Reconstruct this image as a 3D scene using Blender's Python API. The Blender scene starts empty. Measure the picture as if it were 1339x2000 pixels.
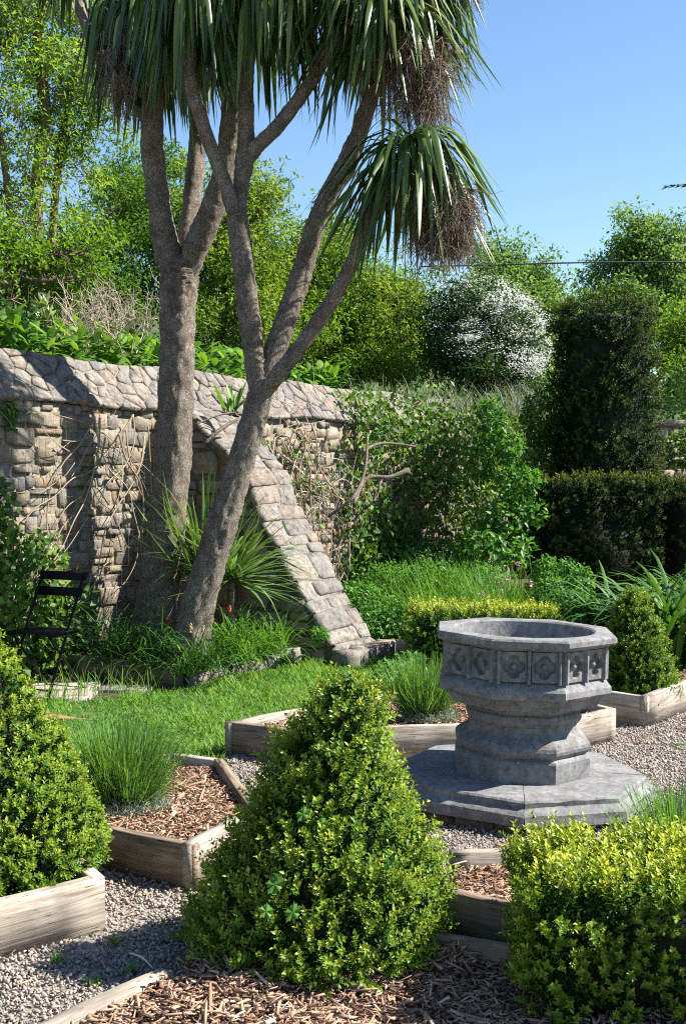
import bpy, math, numpy as np
from mathutils import Vector, Matrix
SC = bpy.context.scene; COL = SC.collection
R = math.radians
# ------------------------------------------------------------------ camera, sky, sun, exposure
FPX = 2400.0; PITCH = math.atan(86/2400.0); CAMZ = 1.63
cd = bpy.data.cameras.new('camera'); cam = bpy.data.objects.new('camera', cd); COL.objects.link(cam)
cd.sensor_fit = 'VERTICAL'; cd.sensor_height = 24.0; cd.lens = 24.0*FPX/2000.0
cd.clip_start = 0.05; cd.clip_end = 2000
cam.location = (0, 0, CAMZ); cam.rotation_euler = (math.pi/2-PITCH, 0, 0)
SC.camera = cam
SUN_EL, SUN_AZ = R(44.5), R(5)          # azimuth measured from +X (right) towards +Y (away)
sdir = Vector((math.cos(SUN_EL)*math.cos(SUN_AZ), math.cos(SUN_EL)*math.sin(SUN_AZ), math.sin(SUN_EL)))
w = bpy.data.worlds.new('World'); SC.world = w; w.use_nodes = True
nt = w.node_tree; nt.nodes.clear()
sky = nt.nodes.new('ShaderNodeTexSky'); sky.sky_type = 'NISHITA'; sky.sun_disc = False
sky.sun_elevation = SUN_EL; sky.sun_rotation = math.pi/2-SUN_AZ
sky.air_density = 1.0; sky.dust_density = 0.0; sky.ozone_density = 3.0; sky.altitude = 20
bg = nt.nodes.new('ShaderNodeBackground'); bg.inputs['Strength'].default_value = 0.073
wo = nt.nodes.new('ShaderNodeOutputWorld')
hsv = nt.nodes.new('ShaderNodeHueSaturation'); hsv.inputs['Saturation'].default_value = 1.06
nt.links.new(sky.outputs[0], hsv.inputs['Color']); nt.links.new(hsv.outputs[0], bg.inputs[0]); nt.links.new(bg.outputs[0], wo.inputs[0])
sl = bpy.data.lights.new('sun', 'SUN'); sl.energy = 5.0; sl.angle = R(0.53); sl.color = (1.0, 0.955, 0.88)
so = bpy.data.objects.new('sun', sl); COL.objects.link(so)
so.rotation_euler = sdir.to_track_quat('Z', 'Y').to_euler()
SC.view_settings.view_transform = 'Standard'; SC.view_settings.look = 'None'
SC.view_settings.exposure = 1.5; SC.view_settings.gamma = 1.0
SC.cycles.use_denoising = False; SC.cycles.filter_width = 1.1; SC.cycles.sample_clamp_indirect = 4.0
SC.cycles.max_bounces = 6; SC.cycles.diffuse_bounces = 2; SC.cycles.glossy_bounces = 2
SC.cycles.transmission_bounces = 3; SC.cycles.transparent_max_bounces = 4

# ------------------------------------------------------------------ helpers
rng = np.random.default_rng(7)
U = lambda a, b, *s: rng.uniform(a, b, s if s else None)
def ray(px, py):
    x = (px-669.5)/FPX; u = (1000.0-py)/FPX; c, s = math.cos(PITCH), math.sin(PITCH)
    return np.array([x, c+u*s, u*c-s])
def at(px, py, Y):
    r = ray(px, py); return np.array([0, 0, CAMZ])+r*(Y/r[1])
def gr(px, py, z=0.0):
    r = ray(px, py); return np.array([0, 0, CAMZ])+r*((z-CAMZ)/r[2])
def nrm(a): return a/np.maximum(np.linalg.norm(a, axis=-1, keepdims=True), 1e-9)
def tag(o, label=None, cat=None, group=None, kind=None):
    if label: o['label'] = label
    if cat: o['category'] = cat
    if group: o['group'] = group
    if kind: o['kind'] = kind
    return o
def empty(name, loc, label=None, cat=None, group=None, kind=None):
    o = bpy.data.objects.new(name, None); COL.objects.link(o); o.location = [float(v) for v in loc]
    o.empty_display_size = 0.1
    return tag(o, label, cat, group, kind)
def mesh_data(name, V, Fs, mat, rnd=None, tip=None, smooth=False, sharp=None):
    V = np.ascontiguousarray(np.asarray(V, dtype=np.float32).reshape(-1, 3))
    if isinstance(Fs, np.ndarray): Fs = [Fs]
    idx = []; tot = []
    for f in Fs:
        if isinstance(f, np.ndarray):
            if f.size == 0: continue
            idx.append(f.reshape(-1)); tot.append(np.full(len(f), f.shape[1]))
        else:
            idx.append(np.array(f)); tot.append(np.array([len(f)]))
    idx = np.concatenate(idx).astype(np.int32); tot = np.concatenate(tot).astype(np.int32)
    st = np.concatenate([[0], np.cumsum(tot)[:-1]]).astype(np.int32)
    me = bpy.data.meshes.new(name)
    me.vertices.add(len(V)); me.vertices.foreach_set('co', V.ravel())
    me.loops.add(len(idx)); me.loops.foreach_set('vertex_index', idx)
    me.polygons.add(len(tot)); me.polygons.foreach_set('loop_start', st)
    if smooth: me.polygons.foreach_set('use_smooth', np.ones(len(tot), dtype=bool))
    me.update(calc_edges=True)
    if sharp is not None: me.set_sharp_from_angle(angle=sharp)
    for nm, arr in (('rnd', rnd), ('tip', tip)):
        if arr is not None:
            a = me.attributes.new(nm, 'FLOAT', 'POINT')
            if np.ndim(arr) == 0: arr = np.full(len(V), float(arr))
            a.data.foreach_set('value', np.ascontiguousarray(arr, dtype=np.float32))
    me.materials.append(mat)
    return me
def mesh(name, V, Fs, mat, parent=None, rnd=None, tip=None, smooth=False, sharp=None, local=False, origin=None):
    V = np.array(V, dtype=np.float64).reshape(-1, 3)
    if parent is not None:
        if not local:
            q = parent; off = np.zeros(3)
            while q is not None: off += np.array(q.location); q = q.parent
            V = V-off
        loc = (0, 0, 0)
    else:
        if origin is None: origin = [(V[:, 0].min()+V[:, 0].max())/2, (V[:, 1].min()+V[:, 1].max())/2, V[:, 2].min()]
        V = V-np.array(origin); loc = [float(v) for v in origin]
    me = mesh_data(name, V, Fs, mat, rnd, tip, smooth, sharp)
    o = bpy.data.objects.new(name, me); COL.objects.link(o); o.location = loc; o.parent = parent
    return o
class Bag:                      # collects verts / faces / per-vert attributes
    def __init__(s): s.V = []; s.F = {}; s.r = []; s.t = []; s.n = 0; s.poly = []
    def add(s, V, F, rnd=0.5, tip=0.0):
        V = np.asarray(V, dtype=np.float64).reshape(-1, 3)
        for f in (F if isinstance(F, list) else [F]):
            if isinstance(f, np.ndarray): s.F.setdefault(f.shape[1], []).append(f+s.n)
            else: s.poly.append([i+s.n for i in f])
        s.V.append(V); s.n += len(V)
        s.r.append(np.broadcast_to(np.asarray(rnd, dtype=np.float64), (len(V),)))
        s.t.append(np.broadcast_to(np.asarray(tip, dtype=np.float64), (len(V),)))
        return s
    def build(s, name, mat, parent=None, **k):
        Fs = [np.concatenate(v) for v in s.F.values()]+s.poly
        return mesh(name, np.concatenate(s.V), Fs, mat, parent, np.concatenate(s.r), np.concatenate(s.t), **k)

# ---- leaves: small folded two-triangle leaves
def leafarr(P, A, N, L, W, fold=0.18, curl=0.12):
    A = nrm(A); S = nrm(np.cross(A, N)); N2 = np.cross(S, A)
    L = np.asarray(L)[..., None]; W = np.asarray(W)[..., None]
    m = P+A*L*0.48
    V = np.stack([P, m-S*W/2+N2*fold*W, P+A*L-N2*curl*L, m+S*W/2+N2*fold*W], axis=1)
    n = len(P); b = np.arange(n)[:, None]*4
    Fc = np.concatenate([b+np.array([0, 1, 2]), b+np.array([0, 2, 3])])
    return V.reshape(-1, 3), Fc
def rep(a, k): return np.repeat(np.asarray(a), k)
def rvec(n): return nrm(rng.normal(size=(n, 3)))
# ---- strap leaves: paths (n,k,3), side vectors (n,3) or (n,k,3), half widths (n,k)
def straps(P, S, W, fold=0.0):
    n, k, _ = P.shape
    if S.ndim == 2: S = np.repeat(S[:, None, :], k, axis=1)
    if fold:
        T = np.gradient(P, axis=1); Nn = nrm(np.cross(S, T))
        V = np.stack([P-S*W[..., None]+Nn*(fold*W)[..., None], P, P+S*W[..., None]+Nn*(fold*W)[..., None]], axis=2); c = 3
    else:
        V = np.stack([P-S*W[..., None], P+S*W[..., None]], axis=2); c = 2
    b = (np.arange(n)*k*c)[:, None, None, None]
    i = np.arange(k-1)[None, :, None, None]*c; j = np.arange(c-1)[None, None, :, None]
    q = np.array([0, 1, c+1, c])[None, None, None, :]
    return V.reshape(-1, 3), (b+i+j+q).reshape(-1, 4), k*c
def arcs(start, az, e0, e1, L, k=6, bend=0.6, p=1.0, sway=0.0):
    n = len(az); t = np.linspace(0, 1, k)
    u = np.clip(t/bend, 0, 1)[None, :]; u = u*u*(3-2*u) if p == 1.0 else u**p
    e = e0[:, None]+(e1-e0)[:, None]*u
    a = az[:, None]+(np.asarray(sway)*np.ones(n))[:, None]*t[None, :]
    d = np.stack([np.cos(e)*np.cos(a), np.cos(e)*np.sin(a), np.sin(e)], axis=2)
    st = (L/(k-1))[:, None, None]*d
    P = start[:, None, :]+np.concatenate([np.zeros((n, 1, 3)), np.cumsum((st[:, :-1]+st[:, 1:])/2, axis=1)], axis=1)
    S = np.stack([-np.sin(az), np.cos(az), np.zeros(n)], axis=1)
    return P, S
# ---- tubes
def spline(pts, rad, n):
    pts = np.asarray(pts, float); rad = np.asarray(rad, float)
    p = np.vstack([2*pts[0]-pts[1], pts, 2*pts[-1]-pts[-2]]); r = np.concatenate([[rad[0]], rad, [rad[-1]]])
    t = np.linspace(0, len(pts)-1-1e-6, n); i = t.astype(int); f = (t-i)[:, None]
    a, b, c, d = p[i], p[i+1], p[i+2], p[i+3]
    q = 0.5*((2*b)+(-a+c)*f+(2*a-5*b+4*c-d)*f**2+(-a+3*b-3*c+d)*f**3)
    f = f[:, 0]
    return q, r[i+1]*(1-f)+r[i+2]*f
def tube(q, r, sides=6, cap=True, noise=None):
    q = np.asarray(q, float); n = len(q); T = nrm(np.gradient(q, axis=0))
    ref = np.where(np.abs(T[:, 2:3]) > 0.9, np.array([[1.0, 0, 0]]), np.array([[0, 0, 1.0]]))
    if np.mean(np.abs(T[:, 2])) > 0.6: ref = np.broadcast_to(np.array([[0, 1.0, 0]]), T.shape)
    A = nrm(np.cross(T, ref)); B = np.cross(T, A)
    an = np.linspace(0, 2*np.pi, sides, endpoint=False)
    rr = np.asarray(r, float)[:, None]*np.ones((1, sides))
    if noise is not None: rr = rr*(1+noise(n, sides))
    V = q[:, None, :]+rr[..., None]*(np.cos(an)[None, :, None]*A[:, None, :]+np.sin(an)[None, :, None]*B[:, None, :])
    i = np.arange(n-1)[:, None]*sides; j = np.arange(sides)[None, :]; j2 = (j+1) % sides
    Fq = np.stack([i+j, i+j2, i+sides+j2, i+sides+j], axis=2).reshape(-1, 4)
    Fs = [Fq]
    if cap: Fs.append(list(range((n-1)*sides, n*sides))); Fs.append(list(range(sides-1, -1, -1)))
    return V.reshape(-1, 3), Fs
def twigs(P, rad, sides=3):       # many thin tubes at once: P (n,k,3), rad (n,k)
    n, k, _ = P.shape; T = nrm(np.gradient(P, axis=1))
    ref = nrm(np.array([0.31, 0.72, 0.61])); A = nrm(np.cross(T, ref)); B = np.cross(T, A)
    an = np.linspace(0, 2*np.pi, sides, endpoint=False)
    V = P[:, :, None, :]+rad[:, :, None, None]*(np.cos(an)[None, None, :, None]*A[:, :, None, :]+np.sin(an)[None, None, :, None]*B[:, :, None, :])
    b = (np.arange(n)*k*sides)[:, None, None]; i = np.arange(k-1)[None, :, None]*sides; j = np.arange(sides)[None, None, :]; j2 = (j+1) % sides
    Fq = np.stack([b+i+j, b+i+j2, b+i+sides+j2, b+i+sides+j], axis=3).reshape(-1, 4)
    return V.reshape(-1, 3), Fq, k*sides
def wander(start, d, L, k, wob, grav=0.0):      # random-walk paths (n,k,3)
    n = len(start); P = [start]; d = nrm(d)
    for i in range(k-1):
        d = nrm(d+rng.normal(size=(n, 3))*wob+np.array([0, 0, grav])); P.append(P[-1]+d*(np.asarray(L)/(k-1))[:, None])
    return np.stack(P, axis=1)
def inpoly(X, Y, poly):
    poly = np.asarray(poly); c = np.zeros(len(X), bool); j = len(poly)-1
    for i in range(len(poly)):
        xi, yi = poly[i]; xj, yj = poly[j]
        c ^= ((yi > Y) != (yj > Y)) & (X < (xj-xi)*(Y-yi)/(yj-yi+1e-12)+xi); j = i
    return c
def sample_poly(poly, n):
    poly = np.asarray(poly); a = poly.min(0); b = poly.max(0); o = []; c = 0
    while c < n:
        q = rng.uniform(a, b, (n, 2)); q = q[inpoly(q[:, 0], q[:, 1], poly)]; o.append(q); c += len(q)
    return np.concatenate(o)[:n]
def area(poly):
    p = np.asarray(poly); x, y = p[:, 0], p[:, 1]; return abs(np.dot(x, np.roll(y, -1))-np.dot(y, np.roll(x, -1)))/2
_ph = rng.uniform(0, 6.28, 40)
def lump(P, f=1.0):       # cheap smooth noise, about -1..1
    x, y, z = P[..., 0]*f, P[..., 1]*f, P[..., 2]*f
    return (np.sin(3.1*x+1.7*y+_ph[0])+np.sin(2.3*y-2.9*z+_ph[1])+np.sin(3.7*z+1.3*x+_ph[2])+0.6*np.sin(6.1*x-5.3*z+_ph[3])+0.6*np.sin(5.7*y+6.9*x+_ph[4]))/3.2

# ------------------------------------------------------------------ materials
def newmat(name):
    m = bpy.data.materials.new(name); m.use_nodes = True; t = m.node_tree; t.nodes.clear()
    def nd(k, **kw):
        x = t.nodes.new('ShaderNode'+k)
        for a, b in kw.items(): setattr(x, a, b)
        return x
    return m, t, nd, t.links.new
def ramp(nd, stops, mode='LINEAR'):
    r = nd('ValToRGB'); e = r.color_ramp; e.interpolation = mode
    while len(e.elements) < len(stops): e.elements.new(0.5)
    for i, s in enumerate(stops):
        if len(s) == 2: p, c = s
        else: p, c = (i/(len(stops)-1) if len(stops) > 1 else 0), s
        e.elements[i].position = p; e.elements[i].color = (*c, 1)
    return r
def leafmat(name, cols, trans=0.35, tipcol=None, rough=0.45, tcol=(1.25, 1.2, 0.45), spec=0.4):
    m, t, nd, lk = newmat(name)
    a = nd('Attribute', attribute_name='rnd'); r = ramp(nd, cols); lk(a.outputs['Fac'], r.inputs[0]); col = r.outputs[0]
    if tipcol:
        b = nd('Attribute', attribute_name='tip'); mx = nd('Mix', data_type='RGBA'); mx.inputs['B'].default_value = (*tipcol, 1)
        lk(b.outputs['Fac'], mx.inputs['Factor']); lk(col, mx.inputs['A']); col = mx.outputs['Result']
    p = nd('BsdfPrincipled'); p.inputs['Roughness'].default_value = rough; p.inputs['Specular IOR Level'].default_value = spec
    lk(col, p.inputs['Base Color'])
    tr = nd('BsdfTranslucent'); ml = nd('Mix', data_type='RGBA', blend_type='MULTIPLY'); ml.inputs['Factor'].default_value = 1
    ml.inputs['B'].default_value = (*tcol, 1); lk(col, ml.inputs['A']); lk(ml.outputs['Result'], tr.inputs['Color'])
    mx2 = nd('MixShader'); mx2.inputs[0].default_value = trans; o = nd('OutputMaterial')
    lk(p.outputs[0], mx2.inputs[1]); lk(tr.outputs[0], mx2.inputs[2]); lk(mx2.outputs[0], o.inputs[0])
    return m
def stonemat(name, cols, mott=0.35, scale=14.0, bump=0.5, rough=0.9, lichen=None, usernd=True, bscale=60, stain=None):
    m, t, nd, lk = newmat(name)
    tc = nd('TexCoord'); n1 = nd('TexNoise'); n1.inputs['Scale'].default_value = scale; n1.inputs['Detail'].default_value = 6; n1.inputs['Roughness'].default_value = 0.65
    lk(tc.outputs['Object'], n1.inputs['Vector'])
    if usernd:
        a = nd('Attribute', attribute_name='rnd'); r = ramp(nd, cols); lk(a.outputs['Fac'], r.inputs[0])
    else:
        n0 = nd('TexNoise'); n0.inputs['Scale'].default_value = scale*0.25; n0.inputs['Detail'].default_value = 5; lk(tc.outputs['Object'], n0.inputs['Vector'])
        mr0 = nd('MapRange'); mr0.inputs[1].default_value = 0.3; mr0.inputs[2].default_value = 0.7; lk(n0.outputs['Fac'], mr0.inputs[0])
        r = ramp(nd, cols); lk(mr0.outputs[0], r.inputs[0])
    col = r.outputs[0]
    mr = nd('MapRange'); mr.inputs[1].default_value = 0.3; mr.inputs[2].default_value = 0.7; mr.inputs[3].default_value = 1-mott; mr.inputs[4].default_value = 1+mott
    lk(n1.outputs['Fac'], mr.inputs[0])
    hs = nd('HueSaturation'); lk(mr.outputs[0], hs.inputs['Value']); lk(col, hs.inputs['Color']); col = hs.outputs[0]
    for spec_ in (lichen or []):
        c, sc, lo, hi = spec_
        n2 = nd('TexNoise'); n2.inputs['Scale'].default_value = sc; n2.inputs['Detail'].default_value = 8; n2.inputs['Roughness'].default_value = 0.7
        mp = nd('Mapping'); mp.inputs['Location'].default_value = (sc, c[0]*50, 3.1); lk(tc.outputs['Object'], mp.inputs[0]); lk(mp.outputs[0], n2.inputs['Vector'])
        m2 = nd('MapRange'); m2.inputs[1].default_value = lo; m2.inputs[2].default_value = hi; lk(n2.outputs['Fac'], m2.inputs[0])
        mx = nd('Mix', data_type='RGBA'); mx.inputs['B'].default_value = (*c, 1); lk(m2.outputs[0], mx.inputs['Factor']); lk(col, mx.inputs['A']); col = mx.outputs['Result']
    p = nd('BsdfPrincipled'); p.inputs['Roughness'].default_value = rough; p.inputs['Specular IOR Level'].default_value = 0.25
    n3 = nd('TexNoise'); n3.inputs['Scale'].default_value = bscale; n3.inputs['Detail'].default_value = 6; n3.inputs['Roughness'].default_value = 0.7; lk(tc.outputs['Object'], n3.inputs['Vector'])
    ad = nd('Math', operation='ADD'); lk(n3.outputs['Fac'], ad.inputs[0]); lk(n1.outputs['Fac'], ad.inputs[1])
    bp = nd('Bump'); bp.inputs['Strength'].default_value = bump; bp.inputs['Distance'].default_value = 0.012; lk(ad.outputs[0], bp.inputs['Height'])
    o = nd('OutputMaterial'); lk(col, p.inputs['Base Color']); lk(bp.outputs[0], p.inputs['Normal']); lk(p.outputs[0], o.inputs[0])
    return m
def plainmat(name, cols, rough=0.8, spec=0.3):
    m, t, nd, lk = newmat(name)
    a = nd('Attribute', attribute_name='rnd'); r = ramp(nd, cols); lk(a.outputs['Fac'], r.inputs[0])
    p = nd('BsdfPrincipled'); p.inputs['Roughness'].default_value = rough; p.inputs['Specular IOR Level'].default_value = spec
    o = nd('OutputMaterial'); lk(r.outputs[0], p.inputs['Base Color']); lk(p.outputs[0], o.inputs[0]); return m
def woodmat(name, c1, c2, c3):
    m, t, nd, lk = newmat(name)
    tc = nd('TexCoord'); oi = nd('ObjectInfo'); mp = nd('Mapping'); mp.inputs['Scale'].default_value = (1.6, 14, 26)
    cb = nd('CombineXYZ'); m7 = nd('Math', operation='MULTIPLY'); m7.inputs[1].default_value = 37; lk(oi.outputs['Random'], m7.inputs[0]); lk(m7.outputs[0], cb.inputs[0]); lk(m7.outputs[0], cb.inputs[2])
    lk(cb.outputs[0], mp.inputs['Location']); lk(tc.outputs['Object'], mp.inputs[0])
    n1 = nd('TexNoise'); n1.inputs['Scale'].default_value = 2.2; n1.inputs['Detail'].default_value = 7; n1.inputs['Roughness'].default_value = 0.6; n1.inputs['Distortion'].default_value = 0.9
    lk(mp.outputs[0], n1.inputs['Vector'])
    r = ramp(nd, [(0.3, c1), (0.5, c2), (0.68, c3)]); lk(n1.outputs['Fac'], r.inputs[0])
    n4 = nd('TexNoise'); n4.inputs['Scale'].default_value = 5.5; n4.inputs['Detail'].default_value = 4; n4.inputs['Distortion'].default_value = 0.5; lk(mp.outputs[0], n4.inputs['Vector'])
    mc = nd('MapRange'); mc.inputs[1].default_value = 0.62; mc.inputs[2].default_value = 0.68; lk(n4.outputs['Fac'], mc.inputs[0])
    mk = nd('Mix', data_type='RGBA'); mk.inputs['B'].default_value = (c1[0]*.35, c1[1]*.33, c1[2]*.3, 1); lk(mc.outputs[0], mk.inputs['Factor']); lk(r.outputs[0], mk.inputs['A'])
    n2 = nd('TexNoise'); n2.inputs['Scale'].default_value = 5; n2.inputs['Detail'].default_value = 5; lk(tc.outputs['Object'], n2.inputs['Vector'])
    mr = nd('MapRange'); mr.inputs[1].default_value = 0.3; mr.inputs[2].default_value = 0.7; mr.inputs[3].default_value = 0.62; mr.inputs[4].default_value = 1.25; lk(n2.outputs['Fac'], mr.inputs[0])
    hs = nd('HueSaturation'); lk(mr.outputs[0], hs.inputs['Value']); lk(mk.outputs['Result'], hs.inputs['Color'])
    p = nd('BsdfPrincipled'); p.inputs['Roughness'].default_value = 0.85; p.inputs['Specular IOR Level'].default_value = 0.2
    bp = nd('Bump'); bp.inputs['Strength'].default_value = 0.45; bp.inputs['Distance'].default_value = 0.006; lk(n1.outputs['Fac'], bp.inputs['Height'])
    o = nd('OutputMaterial'); lk(hs.outputs[0], p.inputs['Base Color']); lk(bp.outputs[0], p.inputs['Normal']); lk(p.outputs[0], o.inputs[0]); return m
def barkmat(name, c1, c2, c3, sc=85):
    m, t, nd, lk = newmat(name)
    tc = nd('TexCoord'); mp = nd('Mapping'); mp.inputs['Scale'].default_value = (1, 1, 0.38); lk(tc.outputs['Object'], mp.inputs[0])
    v = nd('TexVoronoi'); v.inputs['Scale'].default_value = sc; v.feature = 'DISTANCE_TO_EDGE'
    n0 = nd('TexNoise'); n0.inputs['Scale'].default_value = 30; n0.inputs['Detail'].default_value = 5; lk(mp.outputs[0], n0.inputs['Vector'])
    mxv = nd('Mix', data_type='VECTOR'); mxv.inputs['Factor'].default_value = 0.10; lk(mp.outputs[0], mxv.inputs['A']); lk(n0.outputs['Color'], mxv.inputs['B']); lk(mxv.outputs['Result'], v.inputs['Vector'])
    n1 = nd('TexNoise'); n1.inputs['Scale'].default_value = 9; n1.inputs['Detail'].default_value = 8; n1.inputs['Roughness'].default_value = 0.7; lk(tc.outputs['Object'], n1.inputs['Vector'])
    r = ramp(nd, [(0.32, c1), (0.5, c2), (0.68, c3)]); lk(n1.outputs['Fac'], r.inputs[0])
    mr = nd('MapRange'); mr.inputs[1].default_value = 0; mr.inputs[2].default_value = 0.12; mr.inputs[3].default_value = 0.62; mr.inputs[4].default_value = 1.10; lk(v.outputs['Distance'], mr.inputs[0])
    hs = nd('HueSaturation'); lk(mr.outputs[0], hs.inputs['Value']); lk(r.outputs[0], hs.inputs['Color'])
    ad = nd('Math', operation='ADD'); lk(mr.outputs[0], ad.inputs[0]); lk(n0.outputs['Fac'], ad.inputs[1])
    bp = nd('Bump'); bp.inputs['Strength'].default_value = 0.9; bp.inputs['Distance'].default_value = 0.016; lk(ad.outputs[0], bp.inputs['Height'])
    p = nd('BsdfPrincipled'); p.inputs['Roughness'].default_value = 0.9; p.inputs['Specular IOR Level'].default_value = 0.2
    o = nd('OutputMaterial'); lk(hs.outputs[0], p.inputs['Base Color']); lk(bp.outputs[0], p.inputs['Normal']); lk(p.outputs[0], o.inputs[0]); return m
M = {}
M['wallstone'] = stonemat('wall_stone', [(0.25, 0.208, 0.152), (0.17, 0.15, 0.13), (0.285, 0.242, 0.182), (0.215, 0.145, 0.105), (0.255, 0.222, 0.152), (0.14, 0.133, 0.13), (0.285, 0.227, 0.17), (0.19, 0.173, 0.14), (0.27, 0.185, 0.105)],
    mott=0.34, scale=13, bump=0.7, lichen=[((0.36, 0.33, 0.26), 7, 0.58, 0.72), ((0.07, 0.065, 0.05), 16, 0.58, 0.70)])
M['mortar'] = stonemat('wall_mortar', [(0.15, 0.125, 0.09), (0.23, 0.195, 0.145), (0.19, 0.16, 0.12)], mott=0.35, usernd=False, scale=18, bump=0.8, lichen=[((0.10, 0.11, 0.045), 4, 0.55, 0.7), ((0.06, 0.053, 0.042), 9, 0.54, 0.68)])
M['coping'] = stonemat('coping_stone', [(0.225, 0.197, 0.163), (0.18, 0.162, 0.143), (0.215, 0.168, 0.135), (0.24, 0.212, 0.177), (0.16, 0.149, 0.142), (0.22, 0.187, 0.152)],
    mott=0.45, scale=16, bump=1.0, lichen=[((0.31, 0.285, 0.235), 6, 0.57, 0.72), ((0.31, 0.22, 0.06), 5, 0.68, 0.75), ((0.05, 0.047, 0.04), 14, 0.54, 0.68)])
M['copmortar'] = stonemat('coping_mortar', [(0.16, 0.138, 0.11), (0.22, 0.193, 0.158), (0.195, 0.168, 0.137)], mott=0.35, usernd=False, scale=16, bump=0.8, lichen=[((0.055, 0.05, 0.04), 10, 0.54, 0.68)])
M['font'] = stonemat('font_stone', [(0.135, 0.133, 0.131), (0.18, 0.177, 0.173), (0.23, 0.226, 0.22)], mott=0.26, usernd=False, scale=34, bump=0.35, bscale=140,
    lichen=[((0.06, 0.058, 0.056), 20, 0.57, 0.70), ((0.36, 0.355, 0.335), 30, 0.62, 0.70), ((0.16, 0.12, 0.075), 6, 0.60, 0.72)])
M['brick'] = stonemat('old_brick', [(0.22, 0.10, 0.07), (0.16, 0.09, 0.07), (0.20, 0.16, 0.13)], mott=0.3, scale=30)
M['wood'] = woodmat('weathered_plank', (0.19, 0.15, 0.115), (0.34, 0.29, 0.235), (0.44, 0.395, 0.335))
M['wood_red'] = woodmat('brownish_plank', (0.10, 0.07, 0.047), (0.20, 0.145, 0.105), (0.29, 0.23, 0.175))
M['bark'] = barkmat('corky_bark', (0.12, 0.095, 0.072), (0.215, 0.178, 0.14), (0.31, 0.265, 0.22))
M['bark_dark'] = barkmat('dark_bark', (0.05, 0.038, 0.028), (0.11, 0.08, 0.055), (0.17, 0.13, 0.09), 22)
M['ivytrunk'] = barkmat('trunk_bark', (0.08, 0.055, 0.035), (0.17, 0.12, 0.075), (0.24, 0.17, 0.11), 22)
M['cordy'] = leafmat('cabbage_tree_leaf', [(0.028, 0.06, 0.012), (0.045, 0.09, 0.017), (0.08, 0.135, 0.025), (0.15, 0.19, 0.04), (0.28, 0.27, 0.09)], trans=0.22, rough=0.32, spec=0.45, tcol=(1.25, 1.35, 0.45))
M['cordy_young'] = leafmat('young_cabbage_leaf', [(0.06, 0.12, 0.03), (0.10, 0.19, 0.045), (0.17, 0.27, 0.08), (0.24, 0.30, 0.10)], trans=0.3, rough=0.38)
M['deadtwig'] = plainmat('dead_flower_twig', [(0.11, 0.075, 0.055), (0.19, 0.135, 0.10), (0.29, 0.22, 0.165)])
M['vinestem'] = plainmat('dry_vine_stem', [(0.22, 0.16, 0.11), (0.36, 0.29, 0.21), (0.50, 0.44, 0.35)])
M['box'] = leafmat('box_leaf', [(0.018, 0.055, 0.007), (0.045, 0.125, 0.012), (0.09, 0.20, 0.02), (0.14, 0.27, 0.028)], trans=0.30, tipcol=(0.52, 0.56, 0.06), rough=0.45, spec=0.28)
M['boxcore'] = plainmat('box_twigs', [(0.012, 0.018, 0.006), (0.03, 0.03, 0.012)])
M['yew'] = leafmat('yew_leaf', [(0.010, 0.028, 0.010), (0.018, 0.044, 0.014), (0.032, 0.064, 0.017)], trans=0.24, tipcol=(0.17, 0.20, 0.03), rough=0.6, spec=0.12)
M['ivy'] = leafmat('ivy_leaf', [(0.035, 0.09, 0.016), (0.06, 0.14, 0.022), (0.11, 0.21, 0.03), (0.22, 0.31, 0.05)], trans=0.36, rough=0.5, spec=0.2)
M['herb'] = leafmat('herb_leaf', [(0.035, 0.11, 0.02), (0.06, 0.18, 0.03), (0.10, 0.25, 0.04), (0.16, 0.32, 0.06)], trans=0.4, spec=0.2)
M['grass'] = leafmat('grass_blade', [(0.06, 0.16, 0.02), (0.11, 0.25, 0.035), (0.17, 0.33, 0.05), (0.30, 0.38, 0.11)], trans=0.45, rough=0.55, spec=0.2)
M['lav'] = leafmat('lavender_stem', [(0.06, 0.15, 0.035), (0.11, 0.24, 0.055), (0.18, 0.33, 0.085)], trans=0.4, rough=0.55, spec=0.2)
M['lavgrey'] = leafmat('lavender_grey', [(0.16, 0.20, 0.15), (0.25, 0.29, 0.24), (0.34, 0.37, 0.33)], trans=0.25, rough=0.7)
M['dock'] = leafmat('broad_leaf', [(0.05, 0.14, 0.02), (0.09, 0.21, 0.03), (0.14, 0.28, 0.04), (0.20, 0.34, 0.06)], trans=0.42)
M['agap'] = leafmat('agapanthus_leaf', [(0.03, 0.085, 0.018), (0.05, 0.14, 0.025), (0.09, 0.20, 0.035), (0.17, 0.27, 0.06)], trans=0.28, rough=0.5, spec=0.25)
M['treelight'] = leafmat('fresh_tree_leaf', [(0.08, 0.16, 0.025), (0.14, 0.25, 0.04), (0.21, 0.33, 0.055), (0.32, 0.44, 0.11)], trans=0.48, spec=0.15)
M['treemid'] = leafmat('willow_leaf', [(0.05, 0.12, 0.014), (0.10, 0.205, 0.022), (0.165, 0.285, 0.036), (0.26, 0.37, 0.075)], trans=0.46, spec=0.12)
M['willow_dark'] = leafmat('dark_willow_leaf', [(0.035, 0.095, 0.014), (0.065, 0.155, 0.022), (0.11, 0.22, 0.035), (0.18, 0.30, 0.06)], trans=0.42, spec=0.12)
M['willow_yellow'] = leafmat('pale_willow_leaf', [(0.07, 0.14, 0.02), (0.13, 0.225, 0.032), (0.20, 0.30, 0.05), (0.31, 0.40, 0.10)], trans=0.46, spec=0.12)
M['treefar'] = leafmat('far_tree_leaf', [(0.09, 0.17, 0.055), (0.14, 0.25, 0.08), (0.22, 0.33, 0.12)], trans=0.45, spec=0.12)
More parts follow.
